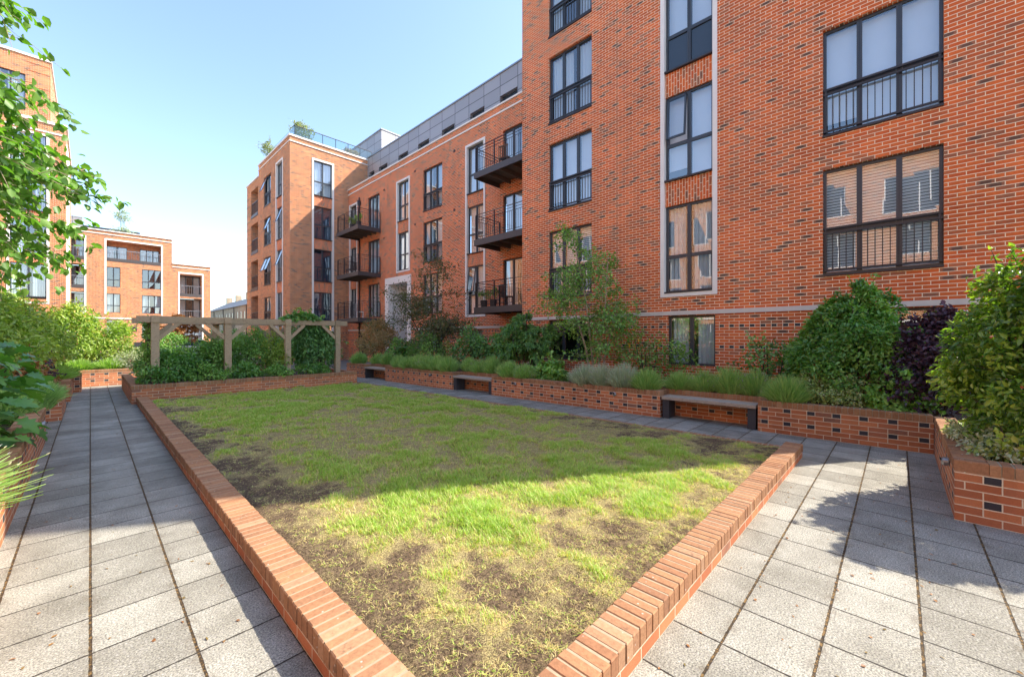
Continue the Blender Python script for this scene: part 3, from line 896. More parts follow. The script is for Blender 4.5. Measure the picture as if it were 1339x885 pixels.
WINDOW_COUNT = [0]
def window(parent, P, a0, a1, z0, z1, cols=2, transom=.95, back='curtain', rail=False, depth=.12, lower=None, open_top=None, sill=True, swing=.55, fw=.055, name='window'):
    f = MB()
    n0, n1 = -depth - .03, -depth + .035
    e = .002
    pbox(f, P, a0 + e, a0 + fw, z0 + e, z1 - e, n0, n1); pbox(f, P, a1 - fw, a1 - e, z0 + e, z1 - e, n0, n1)
    pbox(f, P, a0 + fw, a1 - fw, z0 + e, z0 + fw, n0, n1); pbox(f, P, a0 + fw, a1 - fw, z1 - fw, z1 - e, n0, n1)
    W = (a1 - a0)
    zt = z0 + transom if transom else None
    for k in range(1, cols):
        c = a0 + W * k / cols
        pbox(f, P, c - .045, c - .004, z0 + fw, z1 - fw, n0 + .004, n1 + .004); pbox(f, P, c + .004, c + .045, z0 + fw, z1 - fw, n0 + .004, n1 + .004)
        pbox(f, P, c - .004, c + .004, z0 + fw, z1 - fw, n0 + .006, n1 - .012)
    if zt:
        for k in range(cols):
            c0 = a0 + W * k / cols + (.047 if k else fw); c1 = a0 + W * (k + 1) / cols - (.047 if k < cols - 1 else fw)
            pbox(f, P, c0, c1, zt - .045, zt + .045, n0 + .006, n1 - .002)
    fo = f.build(name, M['frame'], parent)
    g = MB()
    ga, gb = n0 + .03, n0 + .036
    zs = [(z0 + fw, zt - .045, 0), (zt + .045, z1 - fw, 1)] if zt else [(z0 + fw, z1 - fw, 1)]
    sp = MB()
    for k in range(cols):
        c0 = a0 + W * k / cols + (.047 if k else fw); c1 = a0 + W * (k + 1) / cols - (.047 if k < cols - 1 else fw)
        for (q0, q1, up) in zs:
            if up and open_top is not None and k in open_top: continue
            tgt = sp if (lower == 'panel' and not up) else g
            j = lambda: random.uniform(-.006, .006)
            # every pane sits a hair out of true, as real glazing does
            pts = [P(c0, q0, ga + j()), P(c1, q0, ga + j()), P(c1, q1, ga + j()), P(c0, q1, ga + j())]
            tgt.poly(pts)
    if g.f: g.build('pane', M['glass'], fo)
    if sp.f: sp.build('spandrel_panel', M['panel'], fo)
    if open_top is not None:
        # top-hung casement pushed open at the bottom
        ob = MB(); og = MB()
        for k in open_top:
            c0 = a0 + W * k / cols + (.05 if k else fw); c1 = a0 + W * (k + 1) / cols - (.05 if k < cols - 1 else fw)
            q0, q1 = (zt + .045 if zt else z0 + fw), z1 - fw
            H = q1 - q0; sw = min(swing, H * .33)
            def Q(a, s, off): # s 0 top .. 1 bottom
                return P(a, q1 - s * H * .93, n1 + .01 + sw * s + off)
            for (sa, sb, aa, ab) in ((0, .05, c0, c1), (.95, 1, c0, c1), (0, 1, c0, c0 + .05), (0, 1, c1 - .05, c1)):
                for off in (0, .035):
                    ob.poly([Q(aa, sa, off), Q(ab, sa, off), Q(ab, sb, off), Q(aa, sb, off)])
            ob.poly([Q(c0, 0, 0), Q(c0, 1, 0), Q(c0, 1, .035), Q(c0, 0, .035)]); ob.poly([Q(c1, 0, 0), Q(c1, 1, 0), Q(c1, 1, .035), Q(c1, 0, .035)])
            ob.poly([Q(c0, 1, 0), Q(c1, 1, 0), Q(c1, 1, .035), Q(c0, 1, .035)])
            og.poly([Q(c0 + .05, .05, .018), Q(c1 - .05, .05, .018), Q(c1 - .05, .95, .018), Q(c0 + .05, .95, .018)])
        oo = ob.build('casement', M['frame'], fo); og.build('casement_pane', M['glass'], fo)
    bk = MB()
    nb = n0 - .10
    if back in ('curtain', 'roller', 'venetian'):
        if back == 'curtain' and W > .9:
            s = W * random.uniform(.34, .49)
            for (c0, c1) in ((a0 + .03, a0 + s), (a1 - s * random.uniform(.7, 1.2), a1 - .03)):
                n_ = max(4, int((c1 - c0) / .05))
                for q in range(n_):
                    u0 = c0 + (c1 - c0) * q / n_; u1 = c0 + (c1 - c0) * (q + 1) / n_
                    d0, d1 = (.025 if q % 2 else -.025), (-.025 if q % 2 else .025)
                    bk.poly([P(u0, z0 + .03, nb + d0), P(u1, z0 + .03, nb + d1), P(u1, z1 - .03, nb + d1), P(u0, z1 - .03, nb + d0)])
        else:
            for k in range(cols):
                c0 = a0 + W * k / cols + .03; c1 = a0 + W * (k + 1) / cols - .03
                zb = z0 + .04 + ((z1 - z0) * random.choice([0, 0, 0, .12]) if back == 'roller' else 0)
                bk.poly([P(c0, zb, nb), P(c1, zb, nb), P(c1, z1 - .03, nb), P(c0, z1 - .03, nb)])
        bk.build('curtain' if back == 'curtain' else 'blind', M[back], fo)
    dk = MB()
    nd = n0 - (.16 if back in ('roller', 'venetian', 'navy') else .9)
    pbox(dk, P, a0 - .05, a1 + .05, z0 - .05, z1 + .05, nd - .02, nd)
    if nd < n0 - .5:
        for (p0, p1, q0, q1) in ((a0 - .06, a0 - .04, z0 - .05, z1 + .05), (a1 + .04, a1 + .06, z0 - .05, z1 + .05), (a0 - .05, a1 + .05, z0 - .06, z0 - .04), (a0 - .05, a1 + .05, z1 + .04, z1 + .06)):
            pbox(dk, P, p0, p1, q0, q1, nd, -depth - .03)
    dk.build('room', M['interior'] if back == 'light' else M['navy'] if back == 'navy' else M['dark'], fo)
    if sill:
        s = MB(); pbox(s, P, a0 - .0, a1 + .0, z0 - .03, z0 + .012, n1 + .001, .045); s.build('sill', M['steel'], fo)
    if rail:
        r = MB(); ru, rl = (z0 + 1.0, z0 + .90); nn = -.03
        for zz in (ru, rl, z0 + .1): pbox(r, P, a0 + .003, a1 - .003, zz - .02, zz + .02, nn - .02, nn + .012)
        nbar = max(3, int(W / .115))
        for k in range(nbar + 1):
            c = a0 + .05 + (W - .1) * k / nbar
            w_ = .018 if k in (0, nbar) else .007
            pbox(r, P, c - w_, c + w_, z0 + .08, (ru if w_ > .01 else rl) - .021, nn - .008, nn + .006)
        r.build('railing', M['steel'], fo)
    return fo

def stone_frame(parent, P, a0, a1, z0, z1, w=.12, out=.035, depth=.13, bottom=True, top=True, name='stone_surround', mat='stone'):
    mb = MB()
    pbox(mb, P, a0, a0 + w, z0, z1, -depth, out); pbox(mb, P, a1 - w, a1, z0, z1, -depth, out)
    if bottom: pbox(mb, P, a0 + w, a1 - w, z0, z0 + w, -depth, out - .002)
    if top: pbox(mb, P, a0 + w, a1 - w, z1 - w, z1, -depth, out - .002)
    return mb.build(name, M[mat], parent)

def soldier(parent, P, a0, a1, z0, z1, n=-.04):
    mb = MB(); pbox(mb, P, a0, a1, z0, z1, n - .06, n); return mb.build('soldier_panel', M['brick_soldier'], parent)

# =========================== near apartment block (right) ===========================
XN = 11.0
nb_ = empty('apartment_building', (16, 4, 0), 'tall red brick apartment block filling the right side, with white framed window strip', 'building')
PN = mapx(XN)
ZL = [(3.05, 5.33), (6.05, 8.35), (9.05, 11.35), (12.05, 14.35)]
holes = []
for (a, b) in ((-.62, 1.18), (7.02, 8.76)):
    for z in ZL: holes.append((a, b, *z))
    holes.append((a, b, .95, 2.28))
holes.append((3.36, 4.58, .95, 2.28))
FZ = [(2.93, 5.30), (6.0, 8.32), (9.0, 11.32), (12.0, 14.3)]
holes.append((3.33, 4.76, 2.82, 17.0, .14))
mb = MB()
facade(mb, PN, -2.0, 10.0, -.05, 17.5, holes)
for q in ([(11, 10, 0), (24, 10, 0), (24, 10, 17.5), (11, 10, 17.5)], [(11, -2, 0), (24, -2, 0), (24, -2, 17.5), (11, -2, 17.5)], [(24, -2, 0), (24, 10, 0), (24, 10, 17.5), (24, -2, 17.5)]):
    mb.poly(q)
mb.poly([(11, -2, 17.5), (24, -2, 17.5), (24, 10, 17.5), (11, 10, 17.5)], 1)
mb.build('wall', [M['brick'], M['roof_felt']], nb_)
mb = MB(); pbox(mb, PN, -2.0, 10.0, 2.30, 2.41, -.02, .045); mb.build('string_course', M['stone_grey'], nb_)
mb = MB(); pbox(mb, PN, -2.05, 10.05, 17.5, 17.6, -.4, .06); mb.build('coping', M['stone'], nb_)
backs_R = ['venetian', 'roller', 'roller', 'roller']; backs_M = ['venetian', 'roller', 'curtain', 'curtain']
for k, z in enumerate(ZL):
    window(nb_, PN, -.62, 1.18, *z, cols=3, transom=.98, back=backs_R[k], rail=True)
    window(nb_, PN, 7.02, 8.76, *z, cols=3, transom=.98, back=backs_M[k], rail=True)
window(nb_, PN, -.62, 1.18, .95, 2.28, cols=2, transom=None, back=None, sill=False)
window(nb_, PN, 7.02, 8.76, .95, 2.28, cols=3, transom=None, back=None, sill=False)
window(nb_, PN, 3.36, 4.58, .95, 2.28, cols=2, transom=None, back='curtain', sill=False)
stone_frame(nb_, PN, 3.31, 4.78, 2.80, 17.0, w=.11, depth=.17)
for k, z in enumerate(FZ):
    window(nb_, PN, 3.425, 4.665, *z, cols=2, transom=.98, back=('curtain', 'roller', 'roller', 'roller')[k], lower='panel' if k == 2 else None, open_top=(1,) if k == 1 else None, swing=.10, depth=.13)
for (a, b) in ((5.30, 6.0), (8.32, 9.0), (11.32, 12.0), (14.3, 16.88)):
    soldier(nb_, PN, 3.422, 4.668, a + .002, b - .032)

# =========================== middle apartment block ===========================
XM = 13.5; PM = mapx(XM)
mbk = empty('apartment_building', (18, 20, 0), 'long red brick apartment block with steel balconies, grey penthouse and white entrance portal', 'building')
Z3 = [(3.05, 5.33), (6.03, 8.36), (9.02, 11.42)]
holes = [(18.27, 20.13, *z) for z in Z3] + [(11.7, 13.5, *z) for z in Z3] + [(25.3, 26.95, *z) for z in Z3]
holes += [(28.55, 29.85, 3.0, 11.5, .14), (14.75, 16.23, 2.74, 11.58, .14), (21.55, 23.08, 5.77, 11.53, .14), (21.42, 24.46, -.05, 5.5, .2)]
holes += [(14.95, 16.0, .9, 2.05), (18.27, 19.6, .9, 2.05), (27.1, 28.3, .0, 2.05), (11.2, 12.6, .9, 2.05)]
mb = MB()
facade(mb, PM, 10.0, 30.0, -.05, 12.7, holes)
mb.poly([(13.5, 10, 12.7), (24, 10, 12.7), (24, 30, 12.7), (13.5, 30, 12.7)], 1)
mb.build('wall', [M['brick'], M['roof_felt']], mbk)
mb = MB(); pbox(mb, PM, 10.0, 30.0, 12.7, 12.78, -.4, .07); pbox(mb, PM, 10.0, 30.0, 12.33, 12.40, -.02, .05); mb.build('coping', M['stone'], mbk)
mb = MB(); pbox(mb, PM, 10.0, 21.4, 2.12, 2.23, -.02, .045); pbox(mb, PM, 24.5, 30.0, 2.12, 2.23, -.02, .045); mb.build('string_course', M['stone_grey'], mbk)
for k, z in enumerate(Z3):
    window(mbk, PM, 18.27, 20.13, *z, cols=3, transom=.98, back=('light', 'curtain', 'curtain')[k], rail=True)
    window(mbk, PM, 11.7, 13.5, *z, cols=3, transom=None, back=('curtain', 'roller', 'curtain')[k], sill=False, name='balcony_door')
    window(mbk, PM, 25.3, 26.95, *z, cols=3, transom=None, back='curtain', sill=False, name='balcony_door')
# white framed strips
stone_frame(mbk, PM, 14.73, 16.25, 2.72, 11.6, depth=.17)
for k, z in enumerate([(2.87, 5.32), (5.98, 8.38), (9.06, 11.46)]):
    window(mbk, PM, 14.856, 16.124, *z, cols=2, transom=.98, back=('curtain', 'venetian', 'roller')[k], open_top=(1,) if k == 0 else None, swing=.16, depth=.14)
soldier(mbk, PM, 14.854, 16.126, 5.322, 5.948); soldier(mbk, PM, 14.854, 16.126, 8.382, 9.028)
stone_frame(mbk, PM, 21.53, 23.1, 5.75, 11.55, depth=.17)
for k, z in enumerate([(5.89, 8.25), (8.97, 11.42)]):
    window(mbk, PM, 21.656, 22.974, *z, cols=2, transom=.98, back='curtain', depth=.14)
soldier(mbk, PM, 21.654, 22.976, 8.252, 8.94)
stone_frame(mbk, PM, 28.53, 29.87, 2.9, 11.55, depth=.17, bottom=False)
for k, z in enumerate([(3.02, 5.25), (6.02, 8.3), (9.02, 11.42)]):
    window(mbk, PM, 28.656, 29.744, *z, cols=2, transom=None, back='curtain', depth=.14, sill=False)
soldier(mbk, PM, 28.654, 29.746, 5.252, 6.018); soldier(mbk, PM, 28.654, 29.746, 8.302, 9.018)
for (a, b, z0, z1) in ((14.95, 16.0, .9, 2.05), (18.27, 19.6, .9, 2.05), (11.2, 12.6, .9, 2.05)):
    window(mbk, PM, a, b, z0, z1, cols=2, transom=None, back='curtain', sill=False)
window(mbk, PM, 27.1, 28.3, .0, 2.05, cols=2, transom=None, back=None, sill=False, name='door')
# entrance: white stone portal with a deep lined recess
mb = MB()
pbox(mb, PM, 21.40, 21.78, -.04, 5.52, -.25, .05); pbox(mb, PM, 24.05, 24.48, -.04, 5.52, -.25, .05); pbox(mb, PM, 21.78, 24.05, 5.1, 5.52, -.25, .048)
po = mb.build('entrance_portal', M['stone'], mbk)
mb = MB()
for (q) in ([(21.77, -.04), (21.77, 5.11)], [(24.06, -.04), (24.06, 5.11)], [(21.77, 5.105), (24.06, 5.105)]):
    (p, q_) = q
    mb.poly([PM(*p, -.24), PM(*q_, -.24), PM(*q_, -1.9), PM(*p, -1.9)])
mb.poly([PM(21.77, 2.6, -1.9), PM(24.06, 2.6, -1.9), PM(24.06, 5.11, -1.9), PM(21.77, 5.11, -1.9)])
for zz in (1.3, 2.5, 3.7): mb.box(13.76, 15.38, 24.045, 24.055, zz, zz + .015, 1)
mb.build('recess_lining', [M['interior'], M['dark']], po)
window(mbk, PM, 21.8, 24.0, .02, 2.6, cols=2, transom=None, back=None, depth=1.9, sill=False, name='entrance_door')
# penthouse
PP = mapx(15.0)
slots = [(11.0, 12.3), (13.97, 15.2), (16.45, 17.65), (19.1, 20.35), (21.7, 22.95), (24.2, 25.4), (26.95, 28.2), (28.9, 29.7)]
mb = MB(); facade(mb, PP, 10, 30.0, 12.7, 15.6, [(a, b, 13.2, 14.42) for a, b in slots], .18)
mb.poly([(15, 10, 15.6), (24, 10, 15.6), (24, 30, 15.6), (15, 30, 15.6)]); mb.poly([(15, 30, 12.7), (24, 30, 12.7), (24, 30, 15.6), (15, 30, 15.6)])
pent = mb.build('penthouse', M['clad'], mbk)
for (a, b) in slots:
    w_ = MB(); pbox(w_, PP, a, b, 13.2, 14.42, -.22, -.19); wo = w_.build('window', M['panel'], pent)
mb = MB(); pbox(mb, PP, 10, 30.03, 15.6, 15.68, -.3, .05); mb.build('roof_trim', M['metal'], pent)
# movement joint in the near facade
mb = MB(); pbox(mb, PN, 6.125, 6.139, 2.42, 17.45, .0005, .003); mb.build('movement_joint', M['mortar'], nb_)
# vents in the brickwork
for (y, z) in ((17.1, 11.6), (17.1, 8.45), (17.1, 5.4), (24.6, 11.4), (24.6, 8.2), (20.9, 11.6), (20.9, 8.4)):
    mb = MB(); pbox(mb, PM, y, y + .14, z, z + .09, .001, .03); mb.build('vent', M['steel'], mbk)
# rain pipe with hopper
mb = MB(); mb.tube([(13.42, 28.1, 0), (13.42, 28.1, 11.1)], .05, 8); mb.tube([(13.42, 28.1, 11.1), (13.41, 28.1, 11.25), (13.41, 28.1, 11.5)], [.06, .13, .13], 8)
mb.tube([(13.41, 28.1, 11.5), (13.41, 28.1, 11.75)], .05, 8)
mb.build('drainpipe', M['steel'], mbk, True)

def balcony(parent, y0, y1, z, x0=11.9, x1=13.49, fh=.27):
    d = MB()
    d.box(x0, x0 + .05, y0, y1, z - fh, z); d.box(x0 + .05, x1, y0, y0 + .05, z - fh, z); d.box(x0 + .05, x1, y1 - .05, y1, z - fh, z)
    d.box(x0 + .05, x1, y0 + .05, y1 - .05, z - .06, z - .01, 1)
    n = int((y1 - y0) / .62)
    for k in range(1, n):
        c = y0 + (y1 - y0) * k / n
        d.box(x0 + .051, x1, c - .035, c + .035, z - fh + .03, z - .061, 1)
    do = d.build('balcony', [M['fascia'], M['soffit']], parent)
    r = MB()
    def run(a, b):
        a = Vector(a); b = Vector(b); L = (b - a).length; u = (b - a).normalized()
        for h, w in ((1.10, .03), (.98, .018), (.86, .018), (.10, .018)):
            r.bar(a + Vector((0, 0, h)), b + Vector((0, 0, h)), w, w * .9)
        n = max(1, round(L / 1.05))
        for k in range(n + 1): 
            p = a + u * L * k / n; r.bar(p, p + Vector((0, 0, 1.09)), .04)
        n = max(3, round(L / .125))
        for k in range(1, n):
            p = a + u * L * k / n; r.bar(p + Vector((0, 0, .11)), p + Vector((0, 0, .85)), .012)
    e = .06
    run((x0 + e, y0 + e, z), (x0 + e, y1 - e, z)); run((x0 + e + .03, y0 + e, z), (x1 - .03, y0 + e, z)); run((x0 + e + .03, y1 - e, z), (x1 - .03, y1 - e, z))
    r.build('railing', M['steel'], do)
for z in (2.95, 5.95, 8.95): balcony(mbk, 25.1, 28.35, z)
for z in (3.02, 6.04, 9.05): balcony(mbk, 10.05, 13.75, z)

# =========================== far apartment block ===========================
fb = empty('apartment_building', (15, 35, 0), 'brick corner block behind the pergola, upper corner sunlit, open casements and glass roof balustrade', 'building')
PY = mapy(30.0); PX = mapx(9.42)
F4 = [(2.65, 4.9), (5.68, 7.98), (8.74, 11.05), (11.82, 14.27)]
mb = MB()
facade(mb, PY, 9.42, 24, -.05, 15.45, [(10.87, 12.38, 2.02, 14.38, .14)])
C2 = (34.2, 35.95); FS = (31.42, 32.96)
fh = [(FS[0], FS[1], 2.02, 14.38, .14)] + [(C2[0], C2[1], a, b - .15) for a, b in F4]
facade(mb, PX, 30.0, 37.4, -.05, 15.45, fh)
facade(mb, PX, 37.4, 40.9, -.05, 14.6, [(37.55, 39.6, z, z + 2.35, 1.4) for z in (2.7, 5.65, 8.7, 11.6)])
mb.poly([(9.42, 37.4, 14.5), (24, 37.4, 14.5), (24, 37.4, 15.45), (9.42, 37.4, 15.45)]); mb.poly([(9.42, 40.9, 0), (24, 40.9, 0), (24, 40.9, 14.6), (9.42, 40.9, 14.6)])
mb.poly([(9.42, 30, 15.4), (24, 30, 15.4), (24, 37.4, 15.4), (9.42, 37.4, 15.4)], 1); mb.poly([(9.42, 37.4, 14.55), (24, 37.4, 14.55), (24, 40.9, 14.55), (9.42, 40.9, 14.55)], 1)
mb.build('wall', [M['brick_buff'], M['roof_felt']], fb)
mb = MB()
pbox(mb, PY, 9.35, 15.0, 15.45, 15.56, -.4, .07); pbox(mb, PX, 30.4, 37.4, 15.45, 15.56, -.4, .07)
pbox(mb, PY, 9.39, 15.0, 15.08, 15.15, -.02, .05); pbox(mb, PX, 30.0, 37.4, 15.08, 15.15, -.02, .05)
pbox(mb, PX, 37.41, 40.95, 14.6, 14.7, -.4, .07)
mb.build('coping', M['stone'], fb)
stone_frame(fb, PY, 10.85, 12.4, 2.0, 14.4, w=.13, depth=.17)
stone_frame(fb, PX, FS[0] - .02, FS[1] + .02, 2.0, 14.4, w=.13, depth=.17)
for k, z in enumerate(F4):
    window(fb, PY, 10.985, 12.265, *z, cols=2, transom=1.0, back='curtain' if k == 3 else 'navy', depth=.14)
    window(fb, PX, FS[0] + .115, FS[1] - .115, *z, cols=2, transom=1.0, back='curtain', depth=.14, open_top=(0,) if k in (1, 2) else None)
    window(fb, PX, C2[0], C2[1], z[0], z[1] - .15, cols=2, transom=.98, back='curtain', rail=True, open_top=(1,) if k == 3 else (0, 1) if k == 1 else (0,) if k == 2 else None)
    window(fb, PX, 37.58, 39.57, z[0] + .03, z[0] + 2.2, cols=3, transom=None, back='curtain', depth=1.4, sill=False, name='loggia_door')
    r = MB()
    for h in (1.05, .1): pbox(r, PX, 37.56, 39.59, z[0] + h - .03, z[0] + h + .03, -.1, -.04)
    for q in range(12): pbox(r, PX, 37.6 + q * .18, 37.62 + q * .18, z[0] + .1, z[0] + 1.02, -.08, -.06)
    pbox(r, PX, 37.56, 39.59, z[0] - .2, z[0] + .02, -.2, .03)
    r.build('loggia_railing', M['fascia'], fb)
for k in range(3): 
    soldier(fb, PY, 10.983, 12.267, F4[k][1] + .002, F4[k + 1][0] - .032); soldier(fb, PX, FS[0] + .113, FS[1] - .113, F4[k][1] + .002, F4[k + 1][0] - .032)
# dark projecting courses on the loggia pier
mb = MB()
for q in range(20): pbox(mb, PX, 39.7, 40.92, .9 + q * .66, .96 + q * .66, .0, .025)
mb.build('brick_courses', M['brick_pale'], fb)
# upper storey set back on the roof
mb = MB(); mb.box(16.5, 23, 30.6, 38, 15.4, 18.7); uo = mb.build('penthouse', M['clad'], fb)
mb = MB(); mb.box(16.45, 23.05, 30.55, 38.05, 18.7, 18.78); mb.build('roof_trim', M['metal'], uo)
# roof terrace balustrade
mb = MB(); mb.box(9.9, 15.6, 30.55, 30.565, 15.62, 16.5); mb.box(9.9, 9.915, 30.56, 36.5, 15.62, 16.5); bo = mb.build('glass_balustrade', M['balustrade_glass'], fb)
mb = MB()
for k in range(7): mb.box(9.9 + k * .95, 9.94 + k * .95, 30.57, 30.61, 15.4, 16.52)
mb.box(9.9, 15.6, 30.54, 30.58, 16.5, 16.54)
mb.build('balustrade_post', M['steel'], bo)

# =========================== left near block ===========================
wb = empty('apartment_building', (-8, 48, 0), 'sunlit orange brick apartment block at the left edge behind overhanging birch branches', 'building')
PW = mapy(43.0)
W4 = [(4.45, 6.75), (7.4, 9.7), (10.4, 12.7), (13.4, 15.7)]
mb = MB()
facade(mb, PW, -15, -1.2, -.05, 16.6, [(-3.85, -2.0, 4.0, 15.8, .14)] + [(-8.2, -6.4, *z) for z in W4])
facade(mb, PW, -15, -1.93, 16.6, 20.9, [(-5.0, -3.05, 17.2, 19.6)])
mb.poly([(-1.2, 43, 0), (-1.2, 54, 0), (-1.2, 54, 16.6), (-1.2, 43, 16.6)]); mb.poly([(-1.93, 43, 16.6), (-1.93, 54, 16.6), (-1.93, 54, 20.9), (-1.93, 43, 20.9)])
mb.poly([(-15, 43, 20.9), (-1.93, 43, 20.9), (-1.93, 54, 20.9), (-15, 54, 20.9)], 1); mb.poly([(-1.93, 43, 16.6), (-1.2, 43, 16.6), (-1.2, 54, 16.6), (-1.93, 54, 16.6)], 1)
mb.build('wall', [M['brick_buff'], M['roof_felt']], wb)
mb = MB(); pbox(mb, PW, -15, -1.12, 16.6, 16.78, -.3, .08); pbox(mb, PW, -15, -1.16, 15.95, 16.05, -.02, .05); pbox(mb, PW, -15, -1.86, 20.9, 21.05, -.4, .07)
mb.box(-1.6, -1.12, 43.3, 54, 16.6, 16.78); mb.box(-2.3, -1.86, 43.4, 54, 20.9, 21.05)
mb.build('coping', M['stone'], wb)
stone_frame(wb, PW, -3.87, -1.98, 4.0, 15.82, w=.13, depth=.17)
mb = MB(); mb.box(-1.2, -1.15, 43.5, 48.3, 0, 15.6); mb.build('stone_panel', M['stone'], wb)
for z in W4:
    window(wb, PW, -3.735, -2.115, *z, cols=2, transom=None, back='curtain', depth=.14)
    window(wb, PW, -8.2, -6.4, *z, cols=2, transom=None, back='curtain')
for k in range(3): soldier(wb, PW, -3.735, -2.115, W4[k][1] + .002, W4[k + 1][0] - .032)
window(wb, PW, -5.0, -3.05, 17.2, 19.6, cols=3, transom=None, back='curtain')
mb = MB()
for z in (19.95, 18.9, 17.85, 20.5): pbox(mb, PW, -3.0, -1.95, z, z + .06, .0, .02)
mb.build('brick_courses', M['brick'], wb)

# =========================== far building across the courtyard ===========================
ff = empty('apartment_building', (3, 69, 0), 'sunlit orange brick apartment block in the distance with white framed loggias, beyond the pergola', 'building')
PF = mapy(64.0)
mb = MB()
hl = [(-1.55, -.45, 10.4, 12.6, 1.4), (-1.55, -.45, 7.3, 9.6, 1.4), (-1.55, -.45, 4.4, 6.6, 1.4), (1.26, 5.88, 10.5, 12.52, 1.5),
      (1.26, 2.37, 7.31, 9.55), (4.19, 5.88, 7.34, 9.6), (1.26, 2.37, 4.42, 6.57), (4.19, 5.88, 4.42, 6.57), (1.26, 2.37, 1.8, 3.6), (4.19, 5.2, 1.5, 3.6)]
facade(mb, PF, -14, 6.9, -.05, 13.5, hl)
hr = [(7.63, 9.83, 7.0, 9.42, 1.3), (7.63, 9.83, 3.9, 6.5, 1.3), (7.63, 9.83, 1.0, 3.3)]
facade(mb, PF, 6.9, 10.72, -.05, 10.6, hr)
mb.poly([(6.9, 64, 10.5), (6.9, 76, 10.5), (6.9, 76, 13.5), (6.9, 64, 13.5)]); mb.poly([(10.72, 64, 0), (10.72, 76, 0), (10.72, 76, 10.6), (10.72, 64, 10.6)])
mb.poly([(-14, 64, 13.4), (6.9, 64, 13.4), (6.9, 76, 13.4), (-14, 76, 13.4)], 1); mb.poly([(6.9, 64, 10.55), (10.72, 64, 10.55), (10.72, 76, 10.55), (6.9, 76, 10.55)], 1)
mb.build('wall', [M['brick_buff'], M['roof_felt']], ff)
mb = MB()
pbox(mb, PF, -14, 6.95, 13.5, 13.6, -.4, .1); pbox(mb, PF, -14, 6.92, 13.12, 13.2, -.02, .06); pbox(mb, PF, 6.92, 10.77, 10.6, 10.7, -.4, .1); pbox(mb, PF, 6.91, 10.74, 10.2, 10.28, -.02, .06)
pbox(mb, PF, -14, 4.1, 3.72, 3.85, -.02, .06)
mb.build('coping', M['stone'], ff)
stone_frame(ff, PF, 1.1, 6.04, 4.24, 12.7, w=.15, depth=.1, bottom=False); stone_frame(ff, PF, 7.47, 9.98, 1.0, 9.66, w=.15, depth=.1, bottom=False); stone_frame(ff, PF, -1.7, -.3, 4.24, 12.74, w=.15, depth=.1)
for (a, b, z0, z1, c) in ((1.26, 2.37, 7.31, 9.55, 2), (4.19, 5.88, 7.34, 9.6, 3), (1.26, 2.37, 4.42, 6.57, 2), (4.19, 5.88, 4.42, 6.57, 3), (1.26, 2.37, 1.8, 3.6, 2), (4.19, 5.2, 1.5, 3.6, 2), (7.63, 9.83, 1.0, 3.3, 3)):
    window(ff, PF, a, b, z0, z1, cols=c, transom=.8, back='curtain' if z0 < 5 else None, sill=False)
for (a, b, z0, z1, d, c) in ((-1.55, -.45, 10.45, 12.4, 1.4, 1), (-1.55, -.45, 7.35, 9.5, 1.4, 1), (-1.55, -.45, 4.45, 6.5, 1.4, 1), (1.3, 3.0, 10.52, 12.1, 1.5, 2), (4.1, 5.85, 10.52, 12.1, 1.5, 3), (7.65, 9.8, 7.05, 9.3, 1.3, 3), (7.65, 9.8, 3.95, 6.4, 1.3, 3)):
    window(ff, PF, a, b, z0, z1, cols=c, transom=None, back='curtain', depth=d, sill=False, name='loggia_door')
mb = MB(); mb.poly([PF(3.0, 10.5, -1.49), PF(4.1, 10.5, -1.49), PF(4.1, 12.5, -1.49), PF(3.0, 12.5, -1.49)]); mb.poly([PF(1.26, 12.1, -1.47), PF(5.88, 12.1, -1.47), PF(5.88, 12.52, -1.47), PF(1.26, 12.52, -1.47)])
mb.build('loggia_wall', M['brick_buff'], ff)
for (a, b, z) in ((-1.55, -.45, 10.4), (-1.55, -.45, 7.3), (-1.55, -.45, 4.4), (1.26, 5.88, 10.5), (7.63, 9.83, 7.0), (7.63, 9.83, 3.9)):
    r = MB(); pbox(r, PF, a, b, z + 1.0, z + 1.06, -.12, -.06)
    k = a + .05
    while k < b: pbox(r, PF, k, k + .025, z + .05, z + 1.0, -.11, -.08); k += .22
    pbox(r, PF, a, b, z - .3, z + .05, -.2, .03, 1)
    r.build('loggia_railing', [M['metal'], M['fascia']], ff)
for (a, z) in ((3.0, 2.3), (3.5, .5)):
    mb = MB(); pbox(mb, PF, a, a + .75, z, z + .55, .001, .04); mb.build('vent', M['steel'], ff)
mb = MB(); mb.box(-2.2, -.6, 66, 70, 13.4, 15.1, 0); mb.box(-.6, 4.2, 67, 72, 13.4, 14.4, 1); mb.build('roof_plant_room', [M['clad'], M['frame']], ff)

